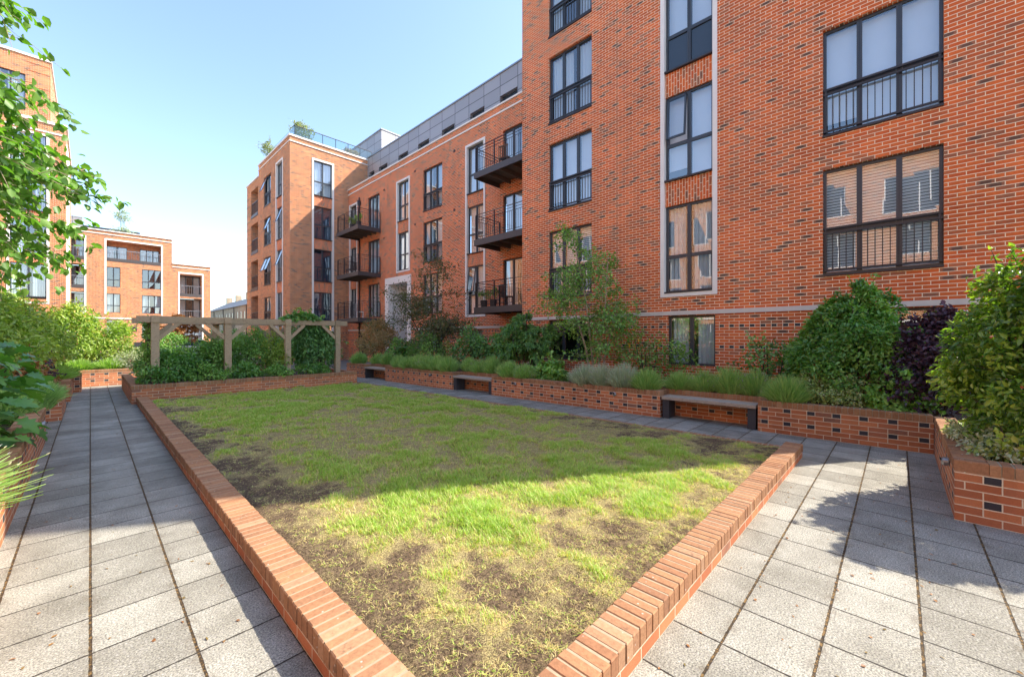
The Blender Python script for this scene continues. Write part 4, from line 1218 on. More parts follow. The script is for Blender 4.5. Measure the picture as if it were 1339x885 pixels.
# =========================== block on the west side, mirrored in the windows ===========================
ob_ = empty('apartment_building', (-17, 8, 0), 'sunlit brick apartment block on the west side of the courtyard, mirrored in the facade windows', 'building')
PO = mapx_pos(-13.0)
hs = []
for y in range(-22, 38, 4):
    for z in ((.9, 2.4), (3.6, 5.9), (6.6, 8.9), (9.6, 11.9)): hs.append((y, y + 1.9, *z))
mb = MB(); facade(mb, PO, -26, 40, -.05, 13.3, hs)
mb.poly([(-13, -26, 13.3), (-22, -26, 13.3), (-22, 40, 13.3), (-13, 40, 13.3)], 1)
mb.build('wall', [M['brick_buff'], M['roof_felt']], ob_)
mb = MB(); pbox(mb, PO, -26, 40, 13.3, 13.45, -.4, .07); pbox(mb, PO, -26, 40, 2.75, 2.9, -.02, .05); mb.build('coping', M['stone'], ob_)
for h in hs:
    f = MB(); a, b, c, e = h
    for (p, q, r_, s_) in ((a, a + .06, c, e), (b - .06, b, c, e), (a, b, c, c + .06), (a, b, e - .06, e), (a + .92, a + .98, c, e)): pbox(f, PO, p, q, r_, s_, -.12 if p == a else -.122, -.06 if q == b else -.062)
    fo = f.build('window', M['white_paint'], ob_)
    g = MB(); g.poly([PO(a, c, -.1), PO(b, c, -.1), PO(b, e, -.1), PO(a, e, -.1)]); g.build('pane', M['panel'], fo)

# =========================== terraced houses far behind ===========================
hl_ = ['nearest pale brick terraced house, just left of the corner block behind the pergola', 'second pale terraced house in the distant row', 'third pale terraced house in the distant row', 'fourth pale terraced house in the distant row', 'farthest pale terraced house, next to the far apartment block']
PT = mapx(17.0)
for k in range(5):
    y0 = 66 + k * 8.0
    h = empty('terraced_house', (21, y0 + 4, 0), hl_[k], 'house', 'terraced houses beyond the courtyard')
    mb = MB(); wz = [(y0 + 1 + q * 2.2, y0 + 1.9 + q * 2.2, z, z + 1.6) for q in range(3) for z in (1., 4.2)]
    facade(mb, PT, y0, y0 + 7.95, 0, 6.8, wz)
    mb.poly([(17, y0, 0), (25, y0, 0), (25, y0, 6.8), (21, y0, 9.0), (17, y0, 6.8)]); mb.poly([(17, y0 + 7.95, 0), (25, y0 + 7.95, 0), (25, y0 + 7.95, 6.8), (21, y0 + 7.95, 9.0), (17, y0 + 7.95, 6.8)])
    mb.build('wall', M['brick_pale'], h)
    for w_ in wz:
        f = MB(); pbox(f, PT, *w_, -.1, -.06); fo = f.build('window', M['white_paint'], h)
        g = MB(); g.poly([PT(w_[0] + .1, w_[2] + .1, -.055), PT(w_[1] - .1, w_[2] + .1, -.055), PT(w_[1] - .1, w_[3] - .1, -.055), PT(w_[0] + .1, w_[3] - .1, -.055)]); g.build('pane', M['panel'], fo)
    mb = MB()
    mb.poly([(16.7, y0, 6.7), (16.7, y0 + 7.95, 6.7), (21, y0 + 7.95, 9.05), (21, y0, 9.05)]); mb.poly([(25.3, y0, 6.7), (25.3, y0 + 7.95, 6.7), (21, y0 + 7.95, 9.05), (21, y0, 9.05)])
    ro = mb.build('roof', M['roof'], h)
    mb = MB(); mb.box(20.5, 21.5, y0 + 7.2, y0 + 7.9, 8.2, 10.1); mb.build('chimney', M['brick_pale'], ro)
    mb = MB(); mb.tube([(16.9, y0 + 7.8, 0), (16.9, y0 + 7.8, 6.7)], .06, 6); mb.build('drainpipe', M['steel'], h)

# ------------------------------------------------------------------ pergola
pg = empty('pergola', (3.7, 15.5, .36), 'weathered oak pergola with square posts, beams and diagonal braces over the far planter', 'pergola')
px_ = [1.23, 2.89, 4.55, 6.2]
YF, YR = 14.72, 16.42; TZ = 2.28
for yy in (YF, YR):
    for x in px_:
        mb = MB(); mb.box(x - .085, x + .085, yy - .085, yy + .085, 0.35, TZ - .17, 0, random.random()); mb.build('post', M['oak'], pg)
    mb = MB(); mb.box(.85, 6.55, yy - .055, yy + .055, TZ - .169, TZ, 0, .4 + random.random() * .3); mb.build('beam', M['oak'], pg)
    for x in px_:
        for s in (-1, 1):
            if (x == px_[0] and s < 0) or (x == px_[-1] and s > 0): continue
            mb = MB(); mb.bar((x + s * .07, yy, TZ - .62), (x + s * .52, yy, TZ - .17), .075, .10, 0, random.random()); mb.build('brace', M['oak'], pg)
for x in px_:
    mb = MB(); mb.box(x - .09, x + .09, YF - .115, YR + .115, TZ - .168, TZ + .012, 0, random.random())
    mb.build('cross_beam', M['oak'], pg)

# ------------------------------------------------------------------ planting
B_LAV = 'lavender mounds along the planter'
def xe(y, d=.0): return turn_east(8.5 + d, y)[0]
lav = [(-.05, 0), (1.45, 0), (2.05, 1), (2.5, 0), (3.0, 1), (3.5, 0), (4.05, 0), (4.6, 2), (5.15, 2), (5.65, 2), (7.6, 1), (8.15, 0), (8.7, 0), (9.3, 0), (9.85, 1), (10.4, 0), (10.95, 0), (11.5, 0), (12.05, 1), (12.6, 0), (13.2, 0), (13.8, 0), (14.6, 0), (15.4, 1), (16.2, 0), (17.0, 0)]
lab = {0: 'green lavender mound', 1: 'paler dry tipped lavender mound', 2: 'silver grey lavender mound'}
desc = ['beside the variegated shrub at the near end', 'spilling over the wall right of the nearest bench', 'behind the right end of the nearest bench', 'behind the middle of the nearest bench', 'behind the left half of the nearest bench', 'at the left end of the nearest bench', 'just left of the nearest bench', 'right of the multi stemmed birch', 'below the multi stemmed birch', 'left of the multi stemmed birch base',
        'below the dark tree, at its right', 'below the dark tree trunk', 'at the right end of the middle bench', 'behind the middle bench', 'at the left end of the middle bench', 'just left of the middle bench', 'second mound left of the middle bench', 'below the rose bush, between middle and farthest bench', 'below the olive green shrub, at its right', 'below the olive green shrub', 'below the slender birch', 'right of the farthest bench', 'at the right end of the farthest bench', 'behind the farthest bench', 'left end of the farthest bench', 'last in the row, at the bed corner']
k0 = 0
for i, (y, kind) in enumerate(lav[1:]):
    seed = i
    dx = .26
    for (a, b) in (B1, B2, B3):
        if a - .2 < y < b + .2: dx = .72
    r_ = random.uniform(.36, .46); h_ = random.uniform(.42, .58)
    tuft('lavender', '%s %s' % (lab[kind], desc[i + 1]), 'lavender', (xe(y, dx), y, .43), r_, h_ + .08, 2000, M[('l_lav', 'l_lav', 'l_silver')[kind]], .0085, B_LAV, seed,
         heads=(M['petal_mauve'], 60, .05) if kind else None, start=.5)

shrub('photinia_shrub', 'large bronze tinted shrub in front of the white entrance portal', 'shrub', (9.9, 18.8, 1.45), (1.05, 1.5, 1.0), 5200, .10, .045, M['l_bronze'], 30, seed=1)
shrub('viburnum_shrub', 'low bright green rounded shrub right of the bronze shrub', 'shrub', (9.6, 15.7, 1.0), (.7, .95, .72), 2400, .11, .075, M['l_laurel'], 18, seed=2)
shrub('olive_shrub', 'olive green rounded shrub below the slender birch', 'shrub', (9.3, 13.4, 1.1), (.75, 1.1, .85), 4200, .065, .03, M['l_mid'], 24, seed=3)
shrub('rose_bush', 'loose dark rose bush left of the dark tree', 'shrub', (9.6, 11.2, 1.15), (.75, 1.0, .85), 2600, .085, .055, M['l_dark'], 22, seed=4, fill=.35)
shrub('rose_bush', 'dark leafy rose bush tucked below the lowest near balcony', 'shrub', (9.9, 9.9, 1.0), (.6, .6, .75), 1700, .085, .055, M['l_dark'], 16, seed=5, fill=.3)
shrub('ground_shrub', 'broad leaved green shrub spilling over the wall below the dark tree', 'shrub', (8.95, 7.0, .66), (.45, .75, .36), 1300, .10, .075, M['l_mid'], 16, seed=6)
shrub('yellow_rose_bush', 'straggly green rose bush with yellow blooms right of the multi stemmed birch', 'rose bush', (10.1, 4.7, 1.1), (.6, 1.15, .95), 1500, .07, .045, M['l_mid'], 24, seed=7, fill=.4, csize=.3)
shrub('rose_bush', 'sparse blue green rose bush against the brick wall left of the big laurel', 'shrub', (10.1, 2.0, 1.05), (.5, .75, .75), 800, .075, .05, M['l_dark'], 16, seed=8, fill=.4)
shrub('laurel_shrub', 'big glossy green laurel shrub against the brick facade', 'shrub', (9.7, .55, 1.42), (1.0, 1.08, 1.3), 21000, .078, .036, M['l_laurel'], 150, seed=9, csize=.20, fill=.08, taper=.48, sprigs=50)
shrub('variegated_shrub', 'low variegated yellow green shrub at the foot of the big laurel', 'shrub', (8.98, 1.0, .75), (.34, .62, .42), 3200, .045, .028, M['l_euon'], 22, seed=10)
shrub('green_shrub', 'mid green leafy shrub at the foot of the laurel, right side', 'shrub', (8.95, -.02, .75), (.3, .5, .42), 1300, .085, .055, M['l_mid'], 16, seed=11)
shrub('purple_shrub', 'dark purple leaved shrub between the laurel and the sunlit hedge', 'shrub', (9.1, -.42, 1.2), (.5, .62, .95), 5200, .07, .052, M['l_purple'], 34, seed=12, csize=.36)
shrub('hedge_shrub', 'tall glossy sunlit shrub at the right edge in the near planter', 'shrub', (6.74, -1.36, 1.58), (.86, 1.0, 1.44), 27000, .068, .034, M['l_hedge'], 150, seed=13, csize=.2, fill=.12, low=-.8, taper=.34, sprigs=50, hang=.35)
shrub('hedge_shrub', 'glossy green shrub behind the tall sunlit one in the near planter', 'shrub', (7.3, -2.7, 1.2), (.7, .8, .8), 3000, .085, .038, M['l_hedge'], 40, seed=14, csize=.3)
shrub('ground_cover', 'white flowering trailing plant over the near planter coping', 'plant', (6.9, -.80, .64), (1.0, .42, .2), 4600, .045, .026, M['l_var'], 26, seed=15, stems=2, csize=.3)
shrub('autumn_shrub', 'low yellow and orange leaved plant at the planter corner', 'plant', (6.12, -1.05, .62), (.25, .42, .24), 700, .07, .045, M['l_sun'], 12, seed=16, stems=2)

# dark tree with a clear stem
tree('small_tree', 'dark green drooping small tree with a dark stem below the red facade', (9.6, 8.6, .43),
     [[(9.6, 8.6, .38), (9.58, 8.62, 1.1), (9.63, 8.58, 1.7), (9.6, 8.55, 2.45)], [(9.6, 8.6, .38), (9.5, 8.9, 1.2), (9.45, 9.15, 2.1)], [(9.6, 8.6, .38), (9.65, 8.2, 1.3), (9.6, 7.8, 2.0)]],
     20, 1.0, 10000, .12, .036, M['l_dark'], M['bark_dark'], 1, rise=.45, sag=.35, first=.38)
# birches
tree('birch_tree', 'slender multi stemmed birch with pale stems in front of the brick facade', (9.7, 6.1, .43),
     [[(9.7, 6.1, .38), (9.70, 6.2, 1.4), (9.72, 6.38, 2.6), (9.7, 6.62, 3.8), (9.68, 6.9, 4.9)],
      [(9.74, 6.02, .38), (9.8, 5.98, 1.5), (9.85, 5.85, 2.6), (9.82, 5.75, 3.9)],
      [(9.68, 6.18, .38), (9.64, 6.35, 1.4), (9.58, 6.7, 2.5), (9.5, 7.05, 3.6)],
      [(9.76, 5.98, .38), (9.75, 5.8, 1.2), (9.7, 5.45, 2.3)]],
     26, 1.3, 8000, .066, .05, M['l_mid'], M['bark'], 2, rise=.5, first=.40, scatter=.085)
tree('birch_tree', 'small spreading birch in front of the white portal and juliet balcony windows', (10.2, 14.5, .43),
     [[(10.2, 14.5, .38), (10.2, 14.5, 1.8), (10.25, 14.6, 3.3), (10.2, 14.7, 5.05)],
      [(10.2, 14.5, .38), (10.1, 15.2, 1.7), (10.05, 16.1, 2.8), (10.0, 17.2, 3.7)],
      [(10.2, 14.5, .38), (10.2, 13.9, 1.5), (10.15, 13.1, 2.3)]],
     34, 2.3, 8500, .08, .06, M['l_olive'], M['bark_dark'], 3, rise=.42, first=.28, scatter=.16)
# yellow blooms
rng = np.random.default_rng(77)
P = np.column_stack([rng.uniform(9.75, 10.2, 9), rng.uniform(4.2, 5.3, 9), rng.uniform(1.4, 2.05, 9)])
root = [o for o in bpy.data.objects if o.name.startswith('yellow_rose_bush')][0]
PP_ = np.repeat(P, 7, 0); D = rng.normal(size=(63, 3)); 
V, F_, T = leaf_arrays(PP_, D, rng.normal(size=(63, 3)), .035, .035, rng.random(63)); quads_mesh('bloom', V, F_, T, M['petal_yellow'], root)

# pergola bed
PB = 'shrubs in the pergola planter'
for i, (x, y, rx, rz, n, mt, L, W, lb) in enumerate([
        (1.75, 14.75, .62, .62, 3600, 'l_laurel', .07, .045, 'low glossy shrub left, spilling over the pergola planter wall beside the first post'),
        (2.55, 15.3, .6, .8, 3600, 'l_mid', .07, .045, 'mid green rounded shrub behind the second pergola post'),
        (1.3, 15.6, .5, .7, 1800, 'l_mid', .06, .04, 'leafy shrub at the left pergola corner'),
        (3.65, 15.4, .7, .95, 4600, 'l_mid', .065, .04, 'big rounded shrub in the middle of the pergola bay'),
        (3.3, 14.7, .5, .35, 1600, 'l_laurel', .08, .05, 'low shrub in front of the middle pergola bay'),
        (4.35, 15.1, .45, .85, 2400, 'l_sun', .07, .04, 'yellow green shrub left of the third pergola post'),
        (1.2, 14.45, .45, .34, 1500, 'l_laurel', .06, .04, 'low shrub hanging over the left corner of the pergola planter wall'),
        (2.3, 14.4, .5, .34, 1500, 'l_mid', .06, .04, 'low leafy shrub along the pergola wall between the first two posts'),
        (4.2, 14.45, .5, .26, 1100, 'l_mid', .06, .04, 'low leafy shrub along the pergola wall left of the third post'),
        (5.3, 14.5, .5, .28, 1100, 'l_laurel', .06, .04, 'low leafy shrub at the foot of the tall camellia by the pergola wall')]):
    shrub('pergola_shrub', lb, 'shrub', (x, y, .38 + rz * .75), (rx, .5, rz * .9), n, L, W, M[mt], 22, PB, .37, seed=30 + i)
shrub('camellia_shrub', 'tall dark camellia growing against the right bay of the pergola', 'shrub', (5.6, 15.1, 1.25), (.78, .55, 1.1), 5200, .13, .05, M['l_dark'], 34, base=.37, seed=40, hang=.8)
shrub('climbing_vine', 'bright green vine sprawling over the pergola beam by the third post', 'climber', (5.0, 14.8, 2.36), (.75, .22, .16), 1000, .09, .06, M['l_laurel'], 18, base=2.2, seed=41, stems=0, low=-.9)
shrub('climbing_vine', 'thin climber on the first pergola posts at the left end', 'climber', (1.2, 15.9, 1.6), (.16, .5, .75), 500, .07, .05, M['l_mid'], 14, base=.5, seed=42, stems=2)

# left side planting
tuft('lavender', 'sunlit lime green lavender with long pale flower stalks at the left edge', 'lavender', (-.84, 4.15, .43), .50, .62, 4200, M['l_lime'], .0085, None, 60, heads=(M['seed_head'], 150, .034), stalk=1.16, jit=.16, curl=.8, start=.45, squash=(1.0, 1.25))
tuft('lavender', 'second lime green lavender further back at the left edge', 'lavender', (-.95, 5.5, .43), .5, .5, 1400, M['l_lime'], .006, None, 61, heads=(M['petal_white'], 60, .035))
tuft('rosemary', 'dark rosemary bush over the left planter wall', 'rosemary', (-.72, 10.9, .43), .48, .55, 2200, M['l_lav'], .011, None, 62)
tuft('ornamental_grass', 'green grass tuft beside the dark rosemary on the left', 'grass tuft', (-.85, 9.6, .43), .38, .5, 900, M['l_lav'], .012, None, 63)
tuft('rosemary', 'rosemary bush on the next planter along the left path', 'rosemary', (-.8, 13.2, .43), .4, .4, 900, M['l_lav'], .012, None, 66)
for i, (x, y) in enumerate(((-.75, 16.6), (-.7, 18.2), (-.3, 20.9), (.5, 21.0))):
    tuft('ornamental_grass', ['bright yellow green grass clump on the third left planter', 'bright yellow green grass clump near the far end of the left planter', 'bright grass clump at the corner of the far sunlit wall', 'bright grass clump behind the far sunlit wall, left of the silvery shrub'][i], 'grass tuft', (x, y, .43), .55, .5, 1200, M['l_lime'], .016, 'sunlit grass clumps', 70 + i)
shrub('silver_shrub', 'silvery variegated low shrub on the far sunlit planter wall', 'shrub', (1.35, 21.0, .85), (.85, .6, .48), 3600, .06, .03, M['l_var'], 26, base=.43, seed=50)
GS = 'sunlit shrubs left of the path'
for i, (x, y, z, rx, ry, rz, n, mt, L, W, lb) in enumerate([
        (-1.55, 12.8, 1.55, .95, 1.4, 1.05, 4500, 'l_sun', .13, .05, 'big sunlit yellow green shrub below the birch branches'),
        (-1.35, 17.2, 1.6, .95, 1.5, 1.2, 4500, 'l_sun', .13, .05, 'sunlit arching shrub behind the stepped planter'),
        (-.5, 22.4, 1.55, 1.0, 1.1, 1.3, 4500, 'l_sun', .14, .055, 'sunlit spreading shrub with orange tips beyond the far wall'),
        (.55, 23.6, 1.4, .9, 1.1, 1.15, 3800, 'l_sun', .14, .05, 'rightmost sunlit shrub beyond the far wall, next to the litter bin'),
        (-2.6, 20.5, 2.0, 1.4, 1.5, 1.5, 4000, 'l_sun', .15, .055, 'tall sunlit shrub behind the others at the left edge'),
        (-.95, 14.9, .95, .4, .8, .55, 1400, 'l_purple', .07, .04, 'small purple flowered shrub below the sunlit ones'),
        (-.85, 12.0, 1.0, .3, .5, .3, 220, 'l_rust', .09, .05, 'little rusty leaved shrub left of the rosemary')]):
    shrub('garden_shrub', lb, 'shrub', (x, y, z), (rx, ry, rz), n, L, W, M[mt], 30, GS, .43, seed=80 + i, hang=.55)
for i, (x, y) in enumerate(((-3.2, 9.5), (-4.5, 14))):
    shrub('garden_shrub', ['dense green shrub at the left edge behind the oak leaved plant', 'dense green shrub far left under the birch'][i], 'shrub', (x, y, 1.6), (1.3, 1.6, 1.3), 2600, .13, .06, M['l_mid'], 24, None, .43, seed=95 + i)

def lobed_plant():
    """oak-leaved shrub: big lobed leaves on arching stalks"""
    rng = np.random.default_rng(33)
    outline = [(0, 0), (.10, .10), (.32, .12), (.22, .27), (.46, .36), (.28, .45), (.40, .66), (.18, .66), (.14, .86), (0, 1.0)]
    pts = [(x, y) for x, y in outline] + [(-x, y) for x, y in outline[-2:0:-1]]
    V = []; F = []; T = []
    root = empty('oak_leaved_shrub', (-1.0, 7.2, .43), 'large dark lobed leaves of a shrub at the left edge above the lavender', 'shrub')
    st = MB()
    me_v = []; me_f = []; tn = []
    for k in range(300):
        a = rng.uniform(0, 6.28); q = rng.random() ** .6; h = rng.uniform(.1, 1.0)
        c = np.array([-1.02 + math.cos(a) * .58 * q, 7.2 + math.sin(a) * 1.15 * q, .5 + 1.35 * h * (1 - .35 * q * q)])
        out = nrm(np.array([[math.cos(a), math.sin(a) , .25 + rng.normal() * .3]]))[0]
        D = nrm(np.array([out + rng.normal(size=3) * .35 + np.array([0, 0, -.45])]))[0]
        N = out * .5 + np.array([0, 0, .9]) + rng.normal(size=3) * .3
        Sd = nrm(np.cross(D, N)[None])[0]; Nn = np.cross(Sd, D)
        L = rng.uniform(.15, .26)
        i0 = len(me_v)
        me_v.append(tuple(c + D * L * .45))
        for (x, y) in pts:
            p = c + D * y * L + Sd * x * L + Nn * (abs(x) * .25 - y * y * .2) * L
            me_v.append(tuple(p))
        n = len(pts); t = rng.random()
        for j in range(n):
            me_f.append((i0, i0 + 1 + j, i0 + 1 + (j + 1) % n)); tn.append(t)
    quads_mesh('foliage', np.array(me_v), np.array(me_f), np.array(tn), M['l_oakleaf'], root)
    for k in range(9):
        a = k * .7
        st.tube([(-1.05, 7.2, .4), (-1.05 + math.cos(a) * .2, 7.2 + math.sin(a) * .35, .9), (-1.05 + math.cos(a) * .4, 7.2 + math.sin(a) * .7, 1.35)], [.012, .009, .005], 5)
    st.build('stem', M['bark_dark'], root)
lobed_plant()

def overhanging_birch():
    rng = np.random.default_rng(21)
    root = empty('birch_tree', (-2.6, 4.3, .43), 'overhanging birch branches with bright leaves in the upper left corner', 'tree')
    tb = MB(); bb = MB()
    trunk = [(-2.6, 4.3, .4), (-2.55, 4.35, 1.8), (-2.6, 4.4, 3.4), (-2.7, 4.35, 5.2), (-2.65, 4.4, 7.0)]
    tb.tube(trunk, [.10, .085, .07, .05, .03], 10)
    F_ = (.7226, .6912); R_ = (.6912, -.7226)
    tips = [(0.05, 4.29, 2.70), (0.06, 4.43, 2.70), (0.03, 4.60, 2.98), (-0.09, 4.43, 3.37), (-0.13, 4.33, 3.37), (-0.23, 4.58, 3.23), (-0.35, 4.57, 4.00), (-0.40, 4.47, 4.01), (-0.39, 4.74, 3.91), (-0.21, 4.27, 2.78), (-0.13, 4.63, 2.54), (-0.18, 4.39, 2.27), (-0.33, 4.97, 3.30), (-0.31, 4.23, 2.44), (-0.39, 4.60, 2.93), (-0.27, 4.62, 2.35), (-0.03, 4.66, 2.30), (-0.07, 4.27, 2.71), (-0.17, 4.67, 3.04), (-0.31, 4.66, 2.74), (-0.40, 4.90, 2.31), (-0.42, 4.78, 3.37), (-0.32, 4.39, 3.31), (-0.21, 4.27, 2.52), (-0.44, 4.80, 2.74), (-0.11, 4.46, 2.91), (-0.30, 4.79, 2.13), (-0.38, 4.88, 3.13), (-0.26, 4.47, 3.01), (-0.20, 4.84, 2.78), (-0.38, 4.45, 2.46), (-0.35, 4.99, 2.99)]
    LP = []; LO = []
    for k, t in enumerate(tips):
        t = Vector(t)
        h = min(6.0, t.z + rng.uniform(.3, .9))
        s = Vector((-2.58, 4.36, h - .3))
        mid = s.lerp(t, .45) + Vector((0, rng.normal() * .1, .28)); m2 = s.lerp(t, .75) + Vector((0, rng.normal() * .06, .18))
        pts = [s, mid, m2, t]
        bb.tube(pts, [.016, .009, .005, .0015], 5, cap=False)
        fine = []
        for i in range(3):
            for q in range(8): fine.append(pts[i].lerp(pts[i + 1], q / 8))
        tw = [fine[7:]]
        for s_ in range(12):
            q = fine[int(rng.integers(9, 24))]
            d = (t - s).normalized() * .6 + Vector((rng.normal() * .35, rng.normal() * .5, rng.normal() * .35 - .25)); d.normalize()
            ln = rng.uniform(.12, .34) if q.x > -.9 else rng.uniform(.3, .6)
            tp = [q, q + d * ln * .5 + Vector((0, 0, .02)), q + d * ln - Vector((0, 0, .05))]
            bb.tube(tp, [.003, .002, .001], 4, cap=False)
            tw.append(tp)
        for tp in tw:
            for j in range(34 if len(tp) > 5 else 13):
                f = rng.random() * (len(tp) - 1); i = min(int(f), len(tp) - 2)
                p = tp[i].lerp(tp[i + 1], f - i)
                LP.append((p.x + rng.normal() * .02, p.y + rng.normal() * .02, p.z + rng.normal() * .02)); LO.append(tuple((tp[-1] - tp[0]).normalized()))
    # the rest of the crown above and behind
    for k in range(26):
        a = rng.uniform(0, 6.28); h = rng.uniform(4.2, 7.5)
        s = Vector((-2.65, 4.38, h)); t = s + Vector((math.cos(a) * rng.uniform(.7, 1.5), math.sin(a) * rng.uniform(.7, 1.5), rng.uniform(-.2, .6)))
        if t.x > -1.2: t.x = -1.2
        bb.tube([s, s.lerp(t, .5) + Vector((0, 0, .15)), t], [.014, .008, .002], 5, cap=False)
        for j in range(50):
            p = s.lerp(t, .25 + .8 * rng.random()); LP.append((p.x + rng.normal() * .13, p.y + rng.normal() * .13, p.z + rng.normal() * .13)); LO.append((math.cos(a), math.sin(a), 0))
    tb.build('trunk', M['bark'], root, True); bb.build('branches', M['bark'], root, True)
    leaves_obj('crown', M['l_birch'], np.array(LP), np.array(LO), .062, .046, rng, root, .6, .5, .6, fold=.12)
overhanging_birch()

# rooftop plants
shrub('potted_tree', 'leafy shrub on the roof terrace at the sunlit corner', 'roof plant', (11.0, 32.0, 16.7), (.85, .7, .95), 1300, .14, .06, M['l_rooftop'], 24, base=15.45, seed=110, fill=.35, csize=.3)
shrub('potted_tree', 'smaller leafy shrub on the far end of the corner block roof', 'roof plant', (9.75, 36.0, 16.5), (.5, .6, .8), 600, .13, .05, M['l_rooftop'], 16, base=15.45, seed=111, fill=.35, csize=.3)
shrub('roof_planting', 'low brownish planting along the glass balustrade on the roof', 'roof plant', (14.2, 31.2, 15.95), (.9, .4, .5), 1100, .11, .05, M['l_bronze'], 18, base=15.42, seed=112)
shrub('potted_tree', 'thin grey olive tree on the roof of the distant block', 'roof plant', (2.7, 65.5, 15.6), (.85, .7, 1.0), 700, .16, .06, M['l_silver'], 18, base=13.45, seed=113, fill=.3, csize=.28)
shrub('roof_planting', 'low grey shrub in front of the roof olive tree on the distant block', 'roof plant', (2.6, 65.2, 13.9), (1.2, .4, .5), 500, .15, .06, M['l_silver'], 12, base=13.42, seed=114)
# maple beyond the pergola
tree('maple_tree', 'small orange leaved maple seen under the pergola beam', (3.6, 30, 0), [[(3.6, 30, -.02), (3.65, 30, 1.0), (3.6, 30.1, 2.0), (3.7, 30, 2.9)]], 26, 1.5, 3600, .13, .08, M['l_rust'], M['bark_dark'], 5, rise=.35, first=.5)
for i, (x, y, h) in enumerate(((7.0, 23, 1.3), (5.0, 25, 1.4), (8.0, 27, 1.6), (2.8, 26, 1.1), (9.3, 24.5, 1.2))):
    shrub('courtyard_shrub', ['dark shrub beyond the right bay of the pergola', 'dark shrub beyond the middle bay of the pergola', 'dark shrub at the foot of the corner block', 'dark shrub beyond the left bay of the pergola', 'dark shrub below the far steel balconies'][i], 'shrub', (x, y, .5 + h * .45), (1.3, 1.0, h * .75), 2600, .11, .06, M['l_mid' if i % 2 else 'l_dark'], 22, 'shrubs beyond the pergola', -.02, seed=120 + i)

# ------------------------------------------------------------------ small things far off
bn = empty('litter_bin', (1.42, 30.2, -.02), 'dark brown litter bin beyond the far planter wall', 'bin')
mb = MB(); mb.tube([(1.42, 30.2, 0), (1.42, 30.2, .95)], [.24, .26], 12); mb.build('bin_body', M['chair_wood'], bn)
mb = MB(); mb.tube([(1.42, 30.2, .95), (1.42, 30.2, 1.05), (1.42, 30.2, 1.12)], [.28, .28, .16], 12); mb.build('lid', M['steel'], bn)
st = empty('metal_bench', (2.0, 29.6, -.02), 'thin dark metal bench beside the litter bin', 'bench')
mb = MB(); 
for z in (.62, .74, .86): mb.box(1.62, 2.6, 29.9, 29.93, z, z + .04)
mb.build('backrest', M['steel'], st)
mb = MB(); 
for k in range(4): mb.box(1.62, 2.6, 29.45 + k * .11, 29.53 + k * .11, .44, .47)
mb.build('seat', M['steel'], st)
for x in (1.66, 2.54):
    mb = MB(); mb.box(x, x + .04, 29.46, 29.5, -.02, .44); mb.box(x, x + .04, 29.89, 29.94, -.02, .9); mb.build('leg', M['steel'], st)
# parked car
car = empty('parked_car', (5.2, 40, -.03), 'white parked car beyond the pergola shrubs', 'car')
def car_prof(pts, x0, x1, name, mt):
    mb = MB(); n = len(pts)
    for x in (x0, x1): mb.poly([(x_, y_, z_) for (y_, z_) in pts for x_ in (x,)])
    for k in range(n):
        a, b = pts[k], pts[(k + 1) % n]
        mb.poly([(x0, *a), (x1, *a), (x1, *b), (x0, *b)])
    return mb.build(name, M[mt], car)
def prof(cx, cy, pts, w0, w1, name, mt):
    mb = MB(); n = len(pts)
    A = [(cx + p, cy - w0, z) for p, z in pts]; Bp = [(cx + p, cy + w0, z) for p, z in pts]
    mb.poly(A); mb.poly(Bp)
    for k in range(n): mb.poly([A[k], A[(k + 1) % n], Bp[(k + 1) % n], Bp[k]])
    return mb.build(name, M[mt], car)
prof(5.2, 40, [(-2.1, .3), (-2.15, .75), (-1.9, .92), (-1.1, 1.0), (1.6, 1.02), (2.05, .9), (2.1, .3)], .88, 0, 'body', 'car_paint')
prof(5.2, 40, [(-1.05, 1.0), (-.45, 1.42), (.95, 1.44), (1.65, 1.02)], .74, 0, 'cabin_glass', 'panel')
prof(5.2, 40, [(-.48, 1.41), (-.42, 1.47), (.92, 1.49), (1.0, 1.43)], .755, 0, 'roof', 'car_paint')
for dx in (-1.3, 1.3):
    for dy in (-.8, .8):
        mb = MB(); mb.tube([(5.2 + dx, 40 + dy - .1, .3), (5.2 + dx, 40 + dy + .1, .3)], .32, 14); mb.build('wheel', M['rubber'], car)

# balcony furniture
def chair(loc, rz, label, mt, group=None):
    root = empty('balcony_chair', (0, 0, 0), label, 'chair', group)
    mb = MB(); mb.box(-.24, .24, -.24, .24, .42, .46); mb.build('seat', M[mt], root)
    mb = MB()
    for k in range(6): mb.box(-.24 + k * .09, -.21 + k * .09, .22, .25, .46, .92)
    mb.box(-.25, .25, .215, .255, .90, .96); mb.build('backrest', M[mt], root)
    for x in (-.22, .19):
        for y in (-.22, .19):
            mb = MB(); mb.box(x, x + .04, y, y + .04, 0, .42); mb.build('leg', M[mt], root)
    root.location = loc; root.rotation_euler = (0, 0, rz)
    return root
chair((12.6, 12.4, 9.045), R(100), 'dark wooden slatted chair on the top balcony next to the tall block', 'chair_wood')
chair((12.5, 12.3, 3.01), R(80), 'dark chair on the lowest balcony next to the tall block', 'steel')
chair((12.6, 26.3, 2.945), R(60), 'white chair on the lowest far balcony', 'white_paint')
chair((12.6, 27.6, 5.945), R(200), 'dark chair on the middle far balcony', 'steel')
def pot(loc, label, mt, n=160):
    root = empty('potted_plant', loc, label, 'potted plant')
    x, y, z = loc
    mb = MB(); mb.tube([(x, y, z), (x, y, z + .32)], [.13, .17], 12); mb.build('pot', M['steel'], root)
    rng = np.random.default_rng(int(y * 10)); P_, o_ = crown_points(rng, (x, y, z + .55), (.25, .25, .28), n, 8)
    leaves_obj('foliage', M[mt], P_, o_, .1, .04, rng, root)
